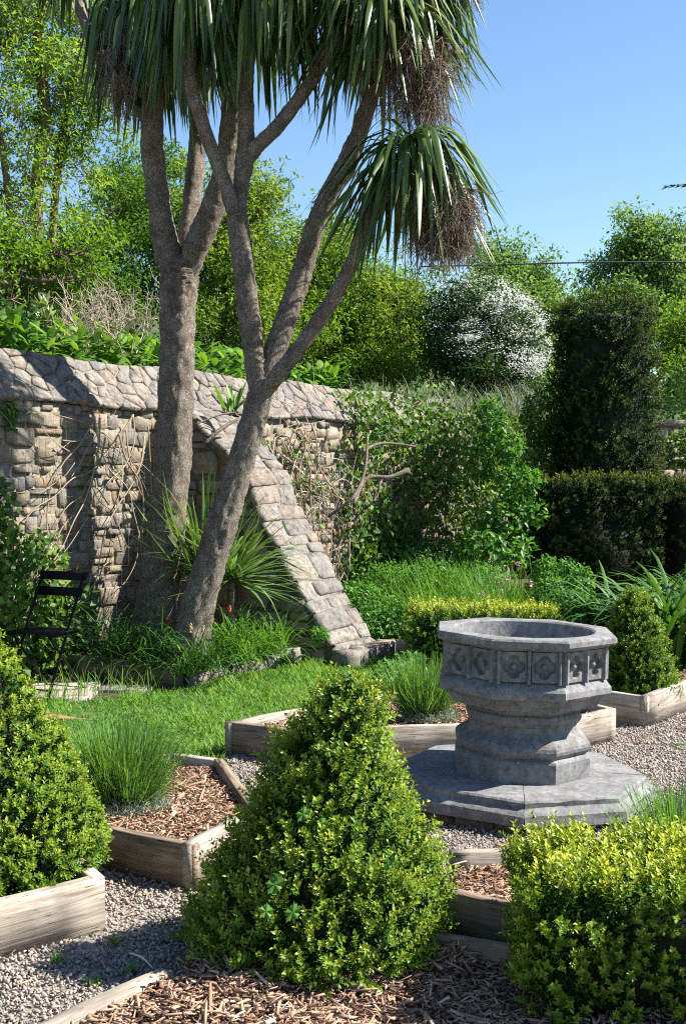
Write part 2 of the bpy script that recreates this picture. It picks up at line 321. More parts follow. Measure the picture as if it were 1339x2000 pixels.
M['hawleaf'] = leafmat('hawthorn_leaf', [(0.02, 0.055, 0.015), (0.035, 0.085, 0.02), (0.06, 0.13, 0.03)], trans=0.3, spec=0.15)
M['blossom'] = leafmat('white_blossom', [(0.62, 0.64, 0.60), (0.78, 0.79, 0.76), (0.82, 0.82, 0.80)], trans=0.3, tcol=(1, 1, 0.95), rough=0.7)
M['chair'] = plainmat('black_paint', [(0.006, 0.005, 0.006), (0.012, 0.011, 0.012)], rough=0.6, spec=0.15)
M['pebble'] = plainmat('gravel_stone', [(0.17, 0.154, 0.138), (0.27, 0.24, 0.212), (0.35, 0.305, 0.258), (0.22, 0.20, 0.185), (0.39, 0.33, 0.268), (0.30, 0.22, 0.168), (0.42, 0.385, 0.34)], rough=0.85, spec=0.15)
M['chip'] = plainmat('bark_chip', [(0.12, 0.065, 0.040), (0.26, 0.15, 0.095), (0.36, 0.225, 0.15), (0.44, 0.295, 0.20), (0.29, 0.165, 0.105), (0.58, 0.44, 0.33)], rough=0.9, spec=0.1)
M['soil'] = stonemat('soil', [(0.07, 0.048, 0.034), (0.11, 0.075, 0.05), (0.15, 0.105, 0.07)], usernd=False, scale=25, bump=0.8)
M['gravelbase'] = stonemat('gravel_base', [(0.19, 0.165, 0.14), (0.27, 0.235, 0.20), (0.32, 0.275, 0.235)], usernd=False, scale=60, bump=0.8)
M['turf'] = stonemat('turf', [(0.035, 0.075, 0.015), (0.06, 0.115, 0.025), (0.09, 0.11, 0.04)], usernd=False, scale=14, bump=0.6)
M['bankgrass'] = stonemat('bank_ground', [(0.03, 0.055, 0.012), (0.05, 0.085, 0.02), (0.06, 0.07, 0.025)], usernd=False, scale=3, bump=0.8)
M['paving'] = stonemat('paving_slab', [(0.30, 0.26, 0.22), (0.36, 0.31, 0.26), (0.27, 0.25, 0.22)], usernd=False, scale=9, bump=0.3)
M['wire'] = plainmat('rusty_wire', [(0.13, 0.11, 0.10), (0.2, 0.18, 0.16)], rough=0.5)
M['cable'] = plainmat('black_cable', [(0.03, 0.03, 0.035), (0.05, 0.05, 0.055)], rough=0.6)
M['poker'] = leafmat('poker_flower', [(0.45, 0.07, 0.03), (0.55, 0.16, 0.04), (0.50, 0.42, 0.22)], trans=0.2)
M['deadleaf'] = leafmat('dead_leaf', [(0.22, 0.12, 0.06), (0.34, 0.20, 0.11)], trans=0.2)
M['palm'] = leafmat('palm_frond', [(0.02, 0.035, 0.025), (0.03, 0.05, 0.035)], trans=0.1)
M['mauve'] = leafmat('mauve_flower', [(0.45, 0.25, 0.42), (0.6, 0.4, 0.58)], trans=0.3)
# ------------------------------------------------------------------ setting: ground, path, lawn, bank
def sheet(name, poly, z, mat, label=None, cat=None, kind='structure'):
    poly = np.asarray(poly, float); V = np.column_stack([poly, np.full(len(poly), z)])
    o = mesh(name, V, [list(range(len(V)))], mat); return tag(o, label, cat, None, kind)
W0 = np.array([-2.62, 9.4, 0.0]); WD = np.array([0.504, 0.864, 0.0]); WN = np.array([0.864, -0.504, 0.0])
def Wp(s, p, z):
    s = np.asarray(s, float)[..., None]; p = np.asarray(p, float)[..., None]; z = np.asarray(z, float)[..., None]
    return W0+WD*s+WN*p+np.array([0, 0, 1.0])*z
BEDS = {
 'A': [(-1.75, 3.45), (-0.84, 4.29), (-1.30, 5.05), (-2.2, 4.9), (-2.4, 3.9)],
 'B': [(-0.58, 4.68), (-0.35, 5.20), (-0.60, 6.10), (-0.86, 6.24), (-1.42, 6.08), (-1.62, 5.55), (-0.98, 4.95)],
 'C': [(-0.67, 6.94), (-0.20, 6.68), (1.30, 7.00), (1.63, 7.30), (1.25, 8.05), (0.22, 7.80)],
 'D': [(1.90, 7.66), (2.75, 8.75), (2.9, 9.1), (1.75, 9.0), (1.50, 7.97)],
 'E': [(0.40, 4.62), (0.32, 4.16), (0.66, 3.93), (1.9, 3.9), (1.9, 4.3), (1.0, 4.7)],
 'F': [(-1.35, 2.72), (-0.57, 3.78), (-0.45, 4.35), (0.05, 4.45), (0.29, 3.95), (0.60, 3.82), (1.7, 3.8), (1.7, 2.72)],
 'W': [(-2.32, 9.72), (-1.21, 9.08), (-0.35, 10.32), (-1.5, 10.98), (-1.75, 10.95)],
}
LAWN = [(-2.3, 6.0), (-1.55, 5.75), (-1.40, 6.14), (-0.86, 6.30), (-0.60, 6.6), (-0.71, 6.94), (0.18, 7.84), (1.28, 8.12), (1.55, 9.0), (0.7, 9.8), (0.55, 10.5), (0.30, 10.62), (-0.02, 10.1), (-0.35, 10.28), (-1.19, 9.0), (-1.55, 8.72), (-1.75, 8.55), (-2.2, 8.45), (-2.9, 8.2)]
PAVE = [(-2.9, 8.22), (-2.2, 8.47), (-1.72, 8.57), (-1.5, 8.80), (-1.28, 9.0), (-2.3, 9.65), (-2.6, 9.4), (-3.4, 8.6)]
BORD = [(0.30, 10.66), (0.62, 10.52), (0.72, 9.75), (1.55, 9.05), (2.9, 9.15), (4.5, 9.6), (6.5, 13.0), (2.6, 15.6), (1.9, 16.6), (-0.75, 12.6)]
g = sheet('ground', [(-250, -60), (250, -60), (250, 400), (-250, 400)], -0.012, M['soil'])
sheet('gravel_path', [(-3.4, 1.5), (4.5, 1.5), (4.5, 9.4), (2.6, 9.2), (-0.8, 7.0), (-3.4, 6.2)], -0.004, M['gravelbase'])
sheet('lawn', LAWN, 0.003, M['turf'])
sheet('garden_border', BORD, 0.02, M['soil'])
# bank behind the wall
def bank():
    fr = [(-9.5, -2.5), (-5.6, 4.2), (-2.85, 8.95), (-0.5, 12.98), (2.35, 17.9), (8.5, 20.6), (40, 30)]
    bd = [(-1, .2), (-1, .25), (-.9, .45), (-.6, .8), (-.25, 1), (0, 1), (.2, 1)]
    rows = [(0.25, 2.22), (1.2, 2.3), (3, 2.75), (8, 4.0), (20, 6.0), (60, 8), (220, 10)]
    V = []
    for i, (f, b) in enumerate(zip(fr, bd)):
        b = np.array(b)/np.hypot(*b)
        for k, (d, z) in enumerate(rows): V.append([f[0]+b[0]*d, f[1]+b[1]*d, 2.22+(z-2.22)*(1 if i < 5 else .45)+0.1*math.sin(i*2.1+k*1.7)])
    n = len(rows); Fq = [[i*n+k, (i+1)*n+k, (i+1)*n+k+1, i*n+k+1] for i in range(len(fr)-1) for k in range(n-1)]
    o = mesh('bank', V, np.array(Fq), M['bankgrass'], smooth=True); o['kind'] = 'structure'
bank()
# paving slabs below the chair
pv = tag(sheet('paving', PAVE, 0.004, M['soil']), kind='structure')
slabs = [((-3.2, 8.3), .7, .45), ((-2.5, 8.5), .62, .42), ((-1.98, 8.66), .44, .30), ((-2.75, 8.95), .66, .42), ((-2.1, 9.04), .6, .36), ((-1.58, 8.93), .40, .22)]
for (cx, cy), a, b in slabs:
    q = []
    for k in range(8):
        th = k*math.pi/4+U(-.18, .18); rr = 0.58
        q.append([cx+a*rr*max(-.85, min(.85, 1.25*math.cos(th))), cy+b*rr*max(-.85, min(.85, 1.25*math.sin(th)))])
    q = np.array(q); n = len(q); V = np.vstack([np.column_stack([q, np.full(n, -0.01)]), np.column_stack([q, np.full(n, .022)]), np.column_stack([q+(q.mean(0)-q)*.04, np.full(n, .03)])])
    i = np.arange(n); j = (i+1) % n
    mesh('slab', V, [np.stack([i, j, j+n, i+n], 1), np.stack([i+n, j+n, j+2*n, i+2*n], 1), list(range(2*n, 3*n))], M['paving'], pv)

# ------------------------------------------------------------------ rubble stone
def rectpoly(x0, z0, x1, z1, jit=0.30):
    w, h = x1-x0, z1-z0; c = [U(.03, .24, 2)*np.array([min(w, 1.6*h), min(h, 1.6*w)]) for _ in range(4)]
    q = [(x0+c[0][0], z0), (x1-c[1][0], z0), (x1, z0+c[1][1]), (x1, z1-c[2][1]), (x1-c[2][0], z1), (x0+c[3][0], z1), (x0, z1-c[3][1]), (x0, z0+c[0][1])]
    q = np.array(q); q += rng.uniform(-1, 1, q.shape)*jit*0.35*min(w, h); return q
def rubble(x0, x1, z0, z1, h=(.08, .18), asp=(1.0, 2.7), gap=.013):
    out = []; z = z0
    while z < z1-.04:
        hh = U(*h)
        if z+hh > z1-.05: hh = z1-z
        x = x0-U(0, .2)
        while x < x1:
            ww = min(max(hh*U(*asp), .09), .46)
            a, b = z+U(-.022, .022), z+hh+U(-.022, .022)
            xa, xb = max(x, x0), min(x+ww, x1)
            if xb-xa > .05:
                if hh > .125 and U(0, 1) < .28:
                    m = a+(b-a)*U(.35, .65); out.append(rectpoly(xa+gap, a+gap, xb-gap, m-gap*.6)); out.append(rectpoly(xa+gap, m+gap*.6, xb-gap, b-gap))
                else: out.append(rectpoly(xa+gap, a+gap, xb-gap, b-gap))
            x += ww
        z += hh
    return out
def clip(poly, n, d):
    out = []
    for i in range(len(poly)):
        p, q = poly[i], poly[(i+1) % len(poly)]; a, c = p@n-d, q@n-d
        if a <= 0: out.append(p)
        if (a < 0) != (c < 0): out.append(p+(q-p)*(a/(a-c)))
    return out
def voronoi(x0, x1, y0, y1, sx, sy, gap=.006, jit=.42):
    """crazy paving: irregular cells over a rectangle"""
    pts = []; r = 0; y = y0+sy/2
    while y < y1:
        x = x0+sx*(.25 if r % 2 else .75)
        while x < x1: pts.append((x+U(-jit, jit)*sx, min(max(y+U(-jit, jit)*sy, y0+.02), y1-.02))); x += sx*U(.8, 1.25)
        y += sy; r += 1
    pts = np.array(pts); out = []
    for i, p in enumerate(pts):
        poly = [np.array(v, float) for v in ((x0, y0), (x1, y0), (x1, y1), (x0, y1))]
        dd = np.hypot(*(pts-p).T); 
        for j in np.argsort(dd)[1:16]:
            n = pts[j]-p; poly = clip(poly, n, n@((pts[j]+p)/2))
            if len(poly) < 3: break
        if len(poly) < 3: continue
        q = np.array(poly); c = q.mean(0)
        keep = [k for k in range(len(q)) if np.hypot(*(q[k]-q[k-1])) > .018]; q = q[keep]
        if len(q) < 3: continue
        q = c+(q-c)*(1-gap/np.maximum(.03, np.hypot(*(q-c).T)))[:, None]+rng.uniform(-.003, .003, q.shape)
        # cut the corners a little so that no stone ends in a needle
        m = len(q); q2 = []
        for k in range(m): q2 += [q[k]+(q[k-1]-q[k])*.09, q[k]+(q[(k+1) % m]-q[k])*.09]
        out.append(np.array(q2))
    return out
def stone_geo(poly, fr, depth, back=-.03):
    n = len(poly); c = poly.mean(0)
    tl = rng.uniform(-.25, .25, 2)*depth/0.1
    dep = lambda q, d: d+((q-c)@tl)*.35
    r1 = poly; r2 = c+(poly-c)*.985; r3 = c+(poly-c)*rng.uniform(.72, .98, (n, 1))
    V = np.vstack([fr(r1, np.full(n, back)), fr(r2, dep(r2, depth*.6)+rng.uniform(-.004, .004, n)), fr(r3, dep(r3, depth)+rng.uniform(-.007, .007, n))])
    i = np.arange(n); j = (i+1) % n
    return V, [np.stack([i, j, j+n, i+n], 1), np.stack([i+n, j+n, j+2*n, i+2*n], 1), list(range(2*n, 3*n))]
def put_stones(items, parent, name, mat, keep, key):
    """items: (poly, frame, depth, centre); the `keep` that show largest are objects, the rest one stuff part"""
    sc = []
    for it in items:
        P = it[3]; a = np.ptp(it[0][:, 0])*np.ptp(it[0][:, 1]); px = 669.5+FPX*P[0]/P[1]
        sc.append(-1 if (px < -20 or px > 1350 or P[1] < .5) else a/(P[1]**2))
    order = np.argsort(-np.array(sc)); bag = Bag()
    for k, i in enumerate(order):
        poly, fr, d, P = items[i]; V, Fs = stone_geo(poly, fr, d); r = U(0, 1)
        if k < keep and sc[i] > 0: mesh(name, V, Fs, mat, parent, rnd=r)
        else: bag.add(V, Fs, r)
    if bag.n: tag(bag.build(name+'_infill', mat, parent), kind='stuff')

# ------------------------------------------------------------------ the garden wall
COPZ, TOPZ = 2.17, 2.55
def prism(name, prof, s0, s1, parent, mat, fn, n=24, jit=0.012):
    m = len(prof); ss = np.linspace(s0, s1, n); V = []
    for s in ss:
        for (p, z) in prof: V.append(fn(s, p+U(-jit, jit), z+U(-jit, jit)))
    i = np.arange(n-1)[:, None]*m; j = np.arange(m)[None, :]; j2 = (j+1) % m
    Fq = np.stack([i+j, i+m+j, i+m+j2, i+j2], 2).reshape(-1, 4)
    return mesh(name, np.array(V), [Fq, list(range(m)), list(range((n-1)*m+m-1, (n-1)*m-1, -1))], mat, parent)
wall = empty('garden_wall', Wp(3.0, 0, 0), 'long rubble stone garden wall with sloping crazy stone coping', 'wall')
S0, S1 = -3.2, 10.2
prism('mortar_core', [(.008, -.1), (.008, COPZ-.02), (-.5, COPZ-.02), (-.5, -.1)], S0, S1, wall, M['mortar'], lambda s, p, z: Wp(s, p, z), 60, .006)
prism('coping_bed', [(.050, COPZ-.008), (.052, COPZ+.014), (-.211, TOPZ-.013), (-.34, TOPZ-.008), (-.52, COPZ+.05), (-.52, COPZ)], S0, S1, wall, M['copmortar'], lambda s, p, z: Wp(s, p, z), 60, .006)
frw = lambda q, d: Wp(q[:, 0], d, q[:, 1])
items = [(p, frw, U(.006, .046), Wp(p[:, 0].mean(), 0, p[:, 1].mean())) for p in rubble(S0, S1, 0.0, COPZ-.02, h=(.065, .155), asp=(.8, 2.4), gap=.006)]
put_stones(items, wall, 'stone', M['wallstone'], 290, None)
cu = nrm(np.array([[-.27, TOPZ-COPZ]]))[0]; cn = np.array([cu[1], -cu[0]])
def frc(q, d): return Wp(q[:, 0], .05+q[:, 1]*cu[0]+d*cn[0], COPZ+.01+q[:, 1]*cu[1]+d*cn[1])
citems = []
for p in voronoi(S0, S1, -0.03, .46, .175, .125, .006, .5):
    p[:, 1] += 0.02*np.sin(p[:, 0]*3.1); citems.append((p, frc, U(.004, .022), frc(p.mean(0)[None], np.zeros(1))[0]))
put_stones(citems, wall, 'coping_stone', M['coping'], 130, None)
# far run of the wall behind the clipped yew
fw = empty('far_wall', (5.5, 19.3, 0), 'low grey stone wall glimpsed beyond the clipped yew column', 'wall')
FD = nrm(np.array([[6.15, 2.7, 0]]))[0]; FN = np.array([FD[1], -FD[0], 0]); FO = np.array([2.42, 17.98, 0])
ff = lambda s, p, z: FO+FD*s+FN*p+np.array([0, 0, z])
prism('mortar_core', [(0, -.1), (0, 2.28), (-.4, 2.28), (-.4, -.1)], .3, 9, fw, M['mortar'], ff, 30)
frf = lambda q, d: FO+FD*q[:, :1]+FN*d[:, None]+np.array([0, 0, 1.])*q[:, 1:2]
its = [(p, frf, U(.02, .05), frf(p.mean(0)[None], np.zeros(1))[0]) for p in rubble(.3, 9, 0.9, 2.26, h=(.12, .22))]
put_stones(its, fw, 'stone', M['wallstone'], 60, None)
prism('coping_slab', [(.05, 2.28), (.05, 2.37), (-.45, 2.40), (-.45, 2.28)], .3, 9, fw, M['coping'], ff, 40, .014)

# ------------------------------------------------------------------ the sloping buttress
BP = np.array([(0, 2.22), (.4, 2.09), (.61, 1.89), (.785, 1.76), (.98, 1.56), (1.06, 1.32), (1.2, 1.1), (1.35, .87), (1.5, .615), (1.68, .37), (1.91, .04), (1.97, -.05)])
BS0, BS1 = 1.94, 2.56
but = empty('stone_buttress', Wp(2.25, 1.0, 0), 'sloping rubble stone buttress leaning out from the garden wall', 'buttress')
V = []
for s in (BS0+.02, BS1-.02):
    for p, z in BP: V.append(Wp(s, p-.010, z-.013))
    V.append(Wp(s, 0, -.1))
m = len(BP)+1; i = np.arange(m); j = (i+1) % m
mesh('mortar_core', V, [np.stack([i, i+m, j+m, j], 1), list(range(m-1, -1, -1)), list(range(m, 2*m))], M['copmortar'], but)
seg = np.hypot(*np.diff(BP, axis=0).T); cumT = np.concatenate([[0], np.cumsum(seg)])
def slope(t):
    p = np.interp(t, cumT, BP[:, 0]); z = np.interp(t, cumT, BP[:, 1])
    e = .12; dp = np.interp(t+e, cumT, BP[:, 0])-np.interp(t-e, cumT, BP[:, 0]); dz = np.interp(t+e, cumT, BP[:, 1])-np.interp(t-e, cumT, BP[:, 1])
    L = np.hypot(dp, dz)+1e-9; return p, z, -dz/L, dp/L
def frs(q, d):
    p, z, a, b = slope(q[:, 1]); return Wp(q[:, 0], p+a*d-.01, z+b*d-.015)
t = 0.02
while t < cumT[-1]-.12:
    hh = U(.09, .27); x = BS0-.03
    while x < BS1:
        ww = U(.16, .5)
        if BS1+.03-x-ww < .14: ww = BS1+.03-x
        q = rectpoly(x+.003, t+.003+U(-.01, .01), x+ww-.003, t+hh-.003+U(-.01, .01), .34)
        V, Fs = stone_geo(q, frs, U(.002, .024)); mesh('capping_stone', V, Fs, M['coping'], but, rnd=U(0, 1)); x += ww
    t += hh
frl = lambda q, d: Wp(BS0-d+.01, q[:, 0], q[:, 1])
for q in rubble(0, 1.9, 0, 2.2, h=(.12, .24), asp=(1, 2.0)):
    q = q[::-1]
    if np.all(q[:, 1] < np.interp(q[:, 0], BP[:, 0], BP[:, 1])-.03):
        V, Fs = stone_geo(q, frl, U(.025, .05)); mesh('side_stone', V, Fs, M['wallstone'], but, rnd=U(0, 1))
frr = lambda q, d: Wp(BS1+d-.01, q[:, 0], q[:, 1])
bag = Bag()
for q in rubble(0, 1.9, 0, 2.2, h=(.12, .24), asp=(1, 2.0)):
    if np.all(q[:, 1] < np.interp(q[:, 0], BP[:, 0], BP[:, 1])-.03): bag.add(*stone_geo(q, frr, U(.025, .05)), U(0, 1))
tag(bag.build('side_stone_infill', M['wallstone'], but), kind='stuff')
for k in range(3):       # rough footing stones
    q = rectpoly(-.12, -.1, .14+.06*k, .12, .12)+np.array([0, 0]); c = Wp(BS0+.02+.24*k, 1.93, 0.02)
    fb = lambda q, d, c=c: c+WD*q[:, :1]+WN*(q[:, 1:2]*.9)+np.array([0, 0, 1.])*d[:, None]
    V, Fs = stone_geo(q, fb, .10, -.05); mesh('footing_stone', V, Fs, M['coping'], but, rnd=U(0, 1))

# ------------------------------------------------------------------ raised beds of planks
def plank(parent, A, B, z0, z1, th=.045, mat='wood', side=1, name='plank', roll=0.0):
    A = np.array(A, float); B = np.array(B, float); L = np.hypot(*(B-A)); a = math.atan2(*(B-A)[::-1])
    z1 = z1+U(-.006, .006); n = 9; xs = np.linspace(0, L, n); V = []
    y0, y1 = (0, th) if side > 0 else (-th, 0); c = .004
    for x in xs:
        e = .0035; w = lambda: U(-e, e)*.5; s = 0.004*math.sin(x*7+A[0]*9)
        V += [[x, y0+w(), z0], [x, y1+w(), z0], [x, y1+w(), z1-c+s], [x, y1-c, z1+s+w()*.6], [x, y0+c, z1+s+w()*.6], [x, y0+w(), z1-c+s]]
    m = 6; i = np.arange(n-1)[:, None]*m; j = np.arange(m)[None, :]; j2 = (j+1) % m
    Fq = np.stack([i+j, i+j2, i+m+j2, i+m+j], 2).reshape(-1, 4)
    me = mesh_data(name, V, [Fq, list(range(m-1, -1, -1)), list(range((n-1)*m, n*m))], M[mat])
    o = bpy.data.objects.new(name, me); COL.objects.link(o); o.parent = parent
    P = np.array([A[0], A[1], 0])-np.array(parent.location); o.location = P; o.rotation_euler = (roll, 0, a); return o
def bed(label, poly, edges, z0=-.03, z1=.18, mats=None, th=.045):
    p = np.array(poly); e = empty('raised_bed', (*p.mean(0), 0), label, 'raised bed', 'timber edged beds around the stone font')
    cc = p.mean(0)
    for k, (i, j) in enumerate(edges):
        A, B = p[i], p[j]; s = np.cross(B-A, cc-A) > 0
        plank(e, A, B, z0, z1, th, (mats or {}).get(k, 'wood'), 1 if s else -1)
    return e
bed('raised timber bed holding the large box dome beside the gravel', BEDS['A'], [(0, 1), (1, 2), (2, 3)], z1=.195, th=.05)
bed('raised timber bed of bark chips with a lavender beside the lawn', BEDS['B'], [(6, 0), (0, 1), (1, 2), (2, 3), (3, 4), (4, 5), (5, 6)], z1=.175, mats={2: 'wood_red', 0: 'wood_red'})
bed('long raised timber bed with lavender directly behind the stone font', BEDS['C'], [(0, 1), (1, 2), (2, 3), (3, 4), (4, 5), (5, 0)], z1=.185, mats={0: 'wood_red'})
bed('raised timber bed holding the box cone beside the agapanthus', BEDS['D'], [(0, 1), (0, 4)], z1=.20)
bed('raised timber bed of bark chips between font and square box hedge', BEDS['E'], [(0, 5), (1, 2)], z1=.185, mats={0: 'wood', 1: 'wood_red'})
eF = bed('low timber edged bed of bark mulch around the pointed box cone', BEDS['F'], [(0, 1)], z1=.078, th=.06)
plank(eF, (.22, 3.985), (.56, 3.85), -.03, .125, .04, 'wood_red', -1)
e = bed('dark timber edged bed at the foot of the cabbage trees', BEDS['W'], [(0, 1)], z1=.17, mats={0: 'wood_red'})
for k in range(6):       # pale edging stones on its other side
    a = np.array([-1.17, 9.14])+(np.array([-.38, 10.26])-np.array([-1.17, 9.14]))*(k+.5)/6
    d = nrm(np.array([[.83, 1.14]]))[0]; nn = np.array([d[1], -d[0]])
    q = rectpoly(-.105, -.08, .105, .06, .2); fb = lambda q, dd, a=a: np.column_stack([a+q[:, :1]*d+q[:, 1:2]*nn, dd])
    V, Fs = stone_geo(q, fb, .11+U(-.02, .03), -.03); mesh('edging_stone', V, Fs, M['coping'], e, rnd=U(0, 1))
e = empty('edging_timber', (.46, 10.58, 0), 'short pale timber edging beside the foot of the buttress', 'edging')
plank(e, (.29, 10.66), (.44, 10.6), -.03, .13, side=1); plank(e, (.455, 10.595), (.66, 10.5), -.03, .14, side=1)

# ------------------------------------------------------------------ stone font
font = empty('stone_font', (.868, 6.0, 0), 'weathered grey octagonal stone font with carved quatrefoil panels on stepped base', 'font')
font.rotation_euler = (0, R(1.4), 0)
NS = 6
def octring(Rr, z, phi, k=NS, wear=.0005):
    pts = []
    for f in range(8):
        a0 = R(phi+45*f); a1 = a0+R(45)
        A = np.array([Rr*math.sin(a0), -Rr*math.cos(a0)]); B = np.array([Rr*math.sin(a1), -Rr*math.cos(a1)])
        for i in range(k): pts.append(A+(B-A)*i/k)
    pts = np.array(pts); P = np.column_stack([pts, np.full(len(pts), z)])
    return P+0.0*P if wear == 0 else P+np.column_stack([rng.normal(size=(len(P), 2))*wear, rng.normal(size=len(P))*wear*.8])
def loft(name, rings, mat, parent, cap0=False, cap1=False, sharp=R(13)):
    n = len(rings[0]); V = np.vstack(rings); i = np.arange(len(rings)-1)[:, None]*n; j = np.arange(n)[None, :]; j2 = (j+1) % n
    Fs = [np.stack([i+j, i+j2, i+n+j2, i+n+j], 2).reshape(-1, 4)]
    if cap0: Fs.append(list(range(n-1, -1, -1)))
    if cap1: Fs.append(list(range((len(rings)-1)*n, len(rings)*n)))
    return mesh(name, V, Fs, mat, parent, smooth=True, sharp=sharp, local=True)
def circ(r, z, phi, n=48):
    a = R(phi)+np.arange(n)*2*np.pi/n; return np.column_stack([r*np.sin(a), -r*np.cos(a), np.full(n, z)])
PB, PS, P0 = 18, 20, -6.5
bowl = loft('bowl', [octring(r, z, PB) for r, z in [(.30, .487), (.372, .50), (.380, .515), (.386, .53), (.40, .548), (.434, .562), (.440, .572), (.437, .60), (.428, .612), (.400, .634), (.384, .642), (.384, .785), (.40, .79)]], M['font'], font, cap0=True)
loft('rim', [octring(r, z, PB) for r, z in [(.36, .786), (.415, .787), (.43, .797), (.452, .802), (.459, .812), (.458, .834), (.450, .843), (.40, .846)]]+[circ(.345, .845, PB), circ(.333, .836, PB)], M['font'], bowl)
loft('basin', [circ(r, z, PB) for r, z in [(.3335, .838), (.328, .80), (.318, .72), (.29, .63), (.22, .58), (.10, .565), (.02, .563)]], M['font'], bowl, cap1=True)
stem = loft('stem', [octring(r, z, PS) for r, z in [(.336, .13), (.342, .145), (.343, .245), (.337, .256), (.322, .266), (.330, .274), (.341, .287), (.345, .302), (.341, .318), (.330, .332), (.308, .346), (.286, .360), (.274, .375), (.270, .392), (.274, .404)]], M['font'], font, cap0=True, cap1=True)
loft('collar', [octring(r, z, PS) for r, z in [(.262, .396), (.278, .408), (.291, .424), (.297, .440), (.293, .455), (.280, .463), (.286, .47), (.30, .478), (.318, .492), (.30, .498)]], M['font'], font, cap0=True, cap1=True)
# carved panels
side = 2*0.384*math.sin(R(22.5)); apo = 0.384*math.cos(R(22.5))
def panel(f, u0, u1, v0, v1, lobes=4):
    a = R(PB+45*f+22.5); ux = np.array([math.cos(a), math.sin(a), 0]); nx = np.array([math.sin(a), -math.cos(a), 0])
    w, h = (u1-u0)/2, (v1-v0)/2; c = np.array([(u0+u1)/2, (v0+v1)/2]); n = 48; th = np.arange(n)*2*np.pi/n+.065
    d = (th+np.pi/4) % (np.pi/2)-np.pi/4; s = min(w, h); cc, rr = .46*s, .44*s
    rin = cc*np.cos(d)+np.sqrt(np.maximum(rr**2-(cc*np.sin(d))**2, 1e-6))
    rout = 1/np.maximum(np.abs(np.cos(th))/w, np.abs(np.sin(th))/h)
    def P(r, dep): q = c+np.stack([r*np.cos(th), r*np.sin(th)], 1); return nx*(apo+dep)+ux*q[:, :1]+np.array([0, 0, 1.])*q[:, 1:2]
    Vv = np.vstack([P(rout, .001), P(rout*.995, .026), P(rin*1.06, .0255), P(rin, .019), P(rin*.96, .0005)])
    i = np.arange(4)[:, None]*n; j = np.arange(n)[None, :]; j2 = (j+1) % n
    o = mesh('tracery_panel', Vv, np.stack([i+j, i+j2, i+n+j2, i+n+j], 2).reshape(-1, 4), M['font'], bowl, smooth=True, sharp=R(25), local=True)
    r0 = .016; Vb = np.vstack([P(np.full(n, r0), .001), P(np.full(n, r0*.8), .015), P(np.full(n, r0*.4), .022)])
    i = np.arange(2)[:, None]*n
    mesh('boss', Vb, [np.stack([i+j, i+j2, i+n+j2, i+n+j], 2).reshape(-1, 4), list(range(2*n, 3*n))], M['font'], bowl, smooth=True, local=True)
def bar(f, u, v0, v1, wd, dep):
    a = R(PB+45*f+22.5); ux = np.array([math.cos(a), math.sin(a), 0]); nx = np.array([math.sin(a), -math.cos(a), 0]); V = []
    for v in (v0, (v0+v1)/2, v1):
        for x, d in ((-wd, .0), (-wd*.55, dep), (wd*.55, dep), (wd, .0)): V.append(nx*(apo+d)+ux*(u+x)+np.array([0, 0, v])+rng.normal(size=3)*.0006)
    i = np.arange(2)[:, None]*4; j = np.arange(3)[None, :]
    mesh('mullion', V, [np.stack([i+j, i+j+1, i+5+j, i+4+j], 2).reshape(-1, 4)], M['font'], bowl, local=True)
for f in range(8):
    for q in (-1, 1): panel(f, min(.011*q, q*(side/2-.017)), max(.011*q, q*(side/2-.017)), .642, .783)
    bar(f, 0, .634, .788, .012, .040); bar(f, -side/2+.008, .634, .788, .013, .036); bar(f, side/2-.008, .634, .788, .013, .036)
# stepped base in slabs with joints
def base_slab(a0, a1):
    prof = [(.66, .045), (.655, .068), (.655, .092), (.64, .104), (.622, .112), (.612, .12), (.612, .142), (.604, .15), (.30, .153)]
    k = 4*(a1-a0)*NS//NS; rows = []
    for r, z in prof:
        ring = octring(r, z, P0, NS, .0016); idx = np.arange(a0*NS, a1*NS+1) % (8*NS); q = ring[idx].copy()
        ctr = q.mean(0); q[:, :2] += (ctr[:2]-q[:, :2])*.004
        rows.append(q)
    n = len(rows[0]); V = np.vstack(rows); i = np.arange(len(rows)-1)[:, None]*n; j = np.arange(n-1)[None, :]
    Fs = [np.stack([i+j, i+j+1, i+n+j+1, i+n+j], 2).reshape(-1, 4), [r*n for r in range(len(rows))][::-1], [r*n+n-1 for r in range(len(rows))]]
    mesh('base_slab', V, Fs, M['font'], font, smooth=True, sharp=R(13), local=True)
for a in (0, 2, 4, 6): base_slab(a, a+2)
loft('base_core', [octring(.45, 0, P0), octring(.45, .15, P0), octring(.2, .1525, P0)], M['font'], font)
for f in range(8):
    a0 = R(P0+45*f); A = .615*np.array([math.sin(a0), -math.cos(a0)]); B = .615*np.array([math.sin(a0+R(45)), -math.cos(a0+R(45))])
    x = 0.0
    while x < .93:
        l = U(.28, .46); l = min(l, 1-x); c0, c1 = A+(B-A)*(x+.012), A+(B-A)*(x+l-.012); nn = nrm(((A+B)/2)[None])[0]; o_ = U(-.012, .012)
        V = [[*(c+nn*(o_-dd)), z] for c in (c0, c1) for dd, z in ((0, -.03), (.004, .036), (.02, .044), (.09, .044), (.09, -.03))]
        i = np.arange(5); j = (i+1) % 5
        mesh('brick', np.array(V)+rng.normal(size=(10, 3))*.003, [np.stack([i, j, j+5, i+5], 1), [4, 3, 2, 1, 0], [5, 6, 7, 8, 9]], M['brick'], font, rnd=U(0, 1), local=True); x += l

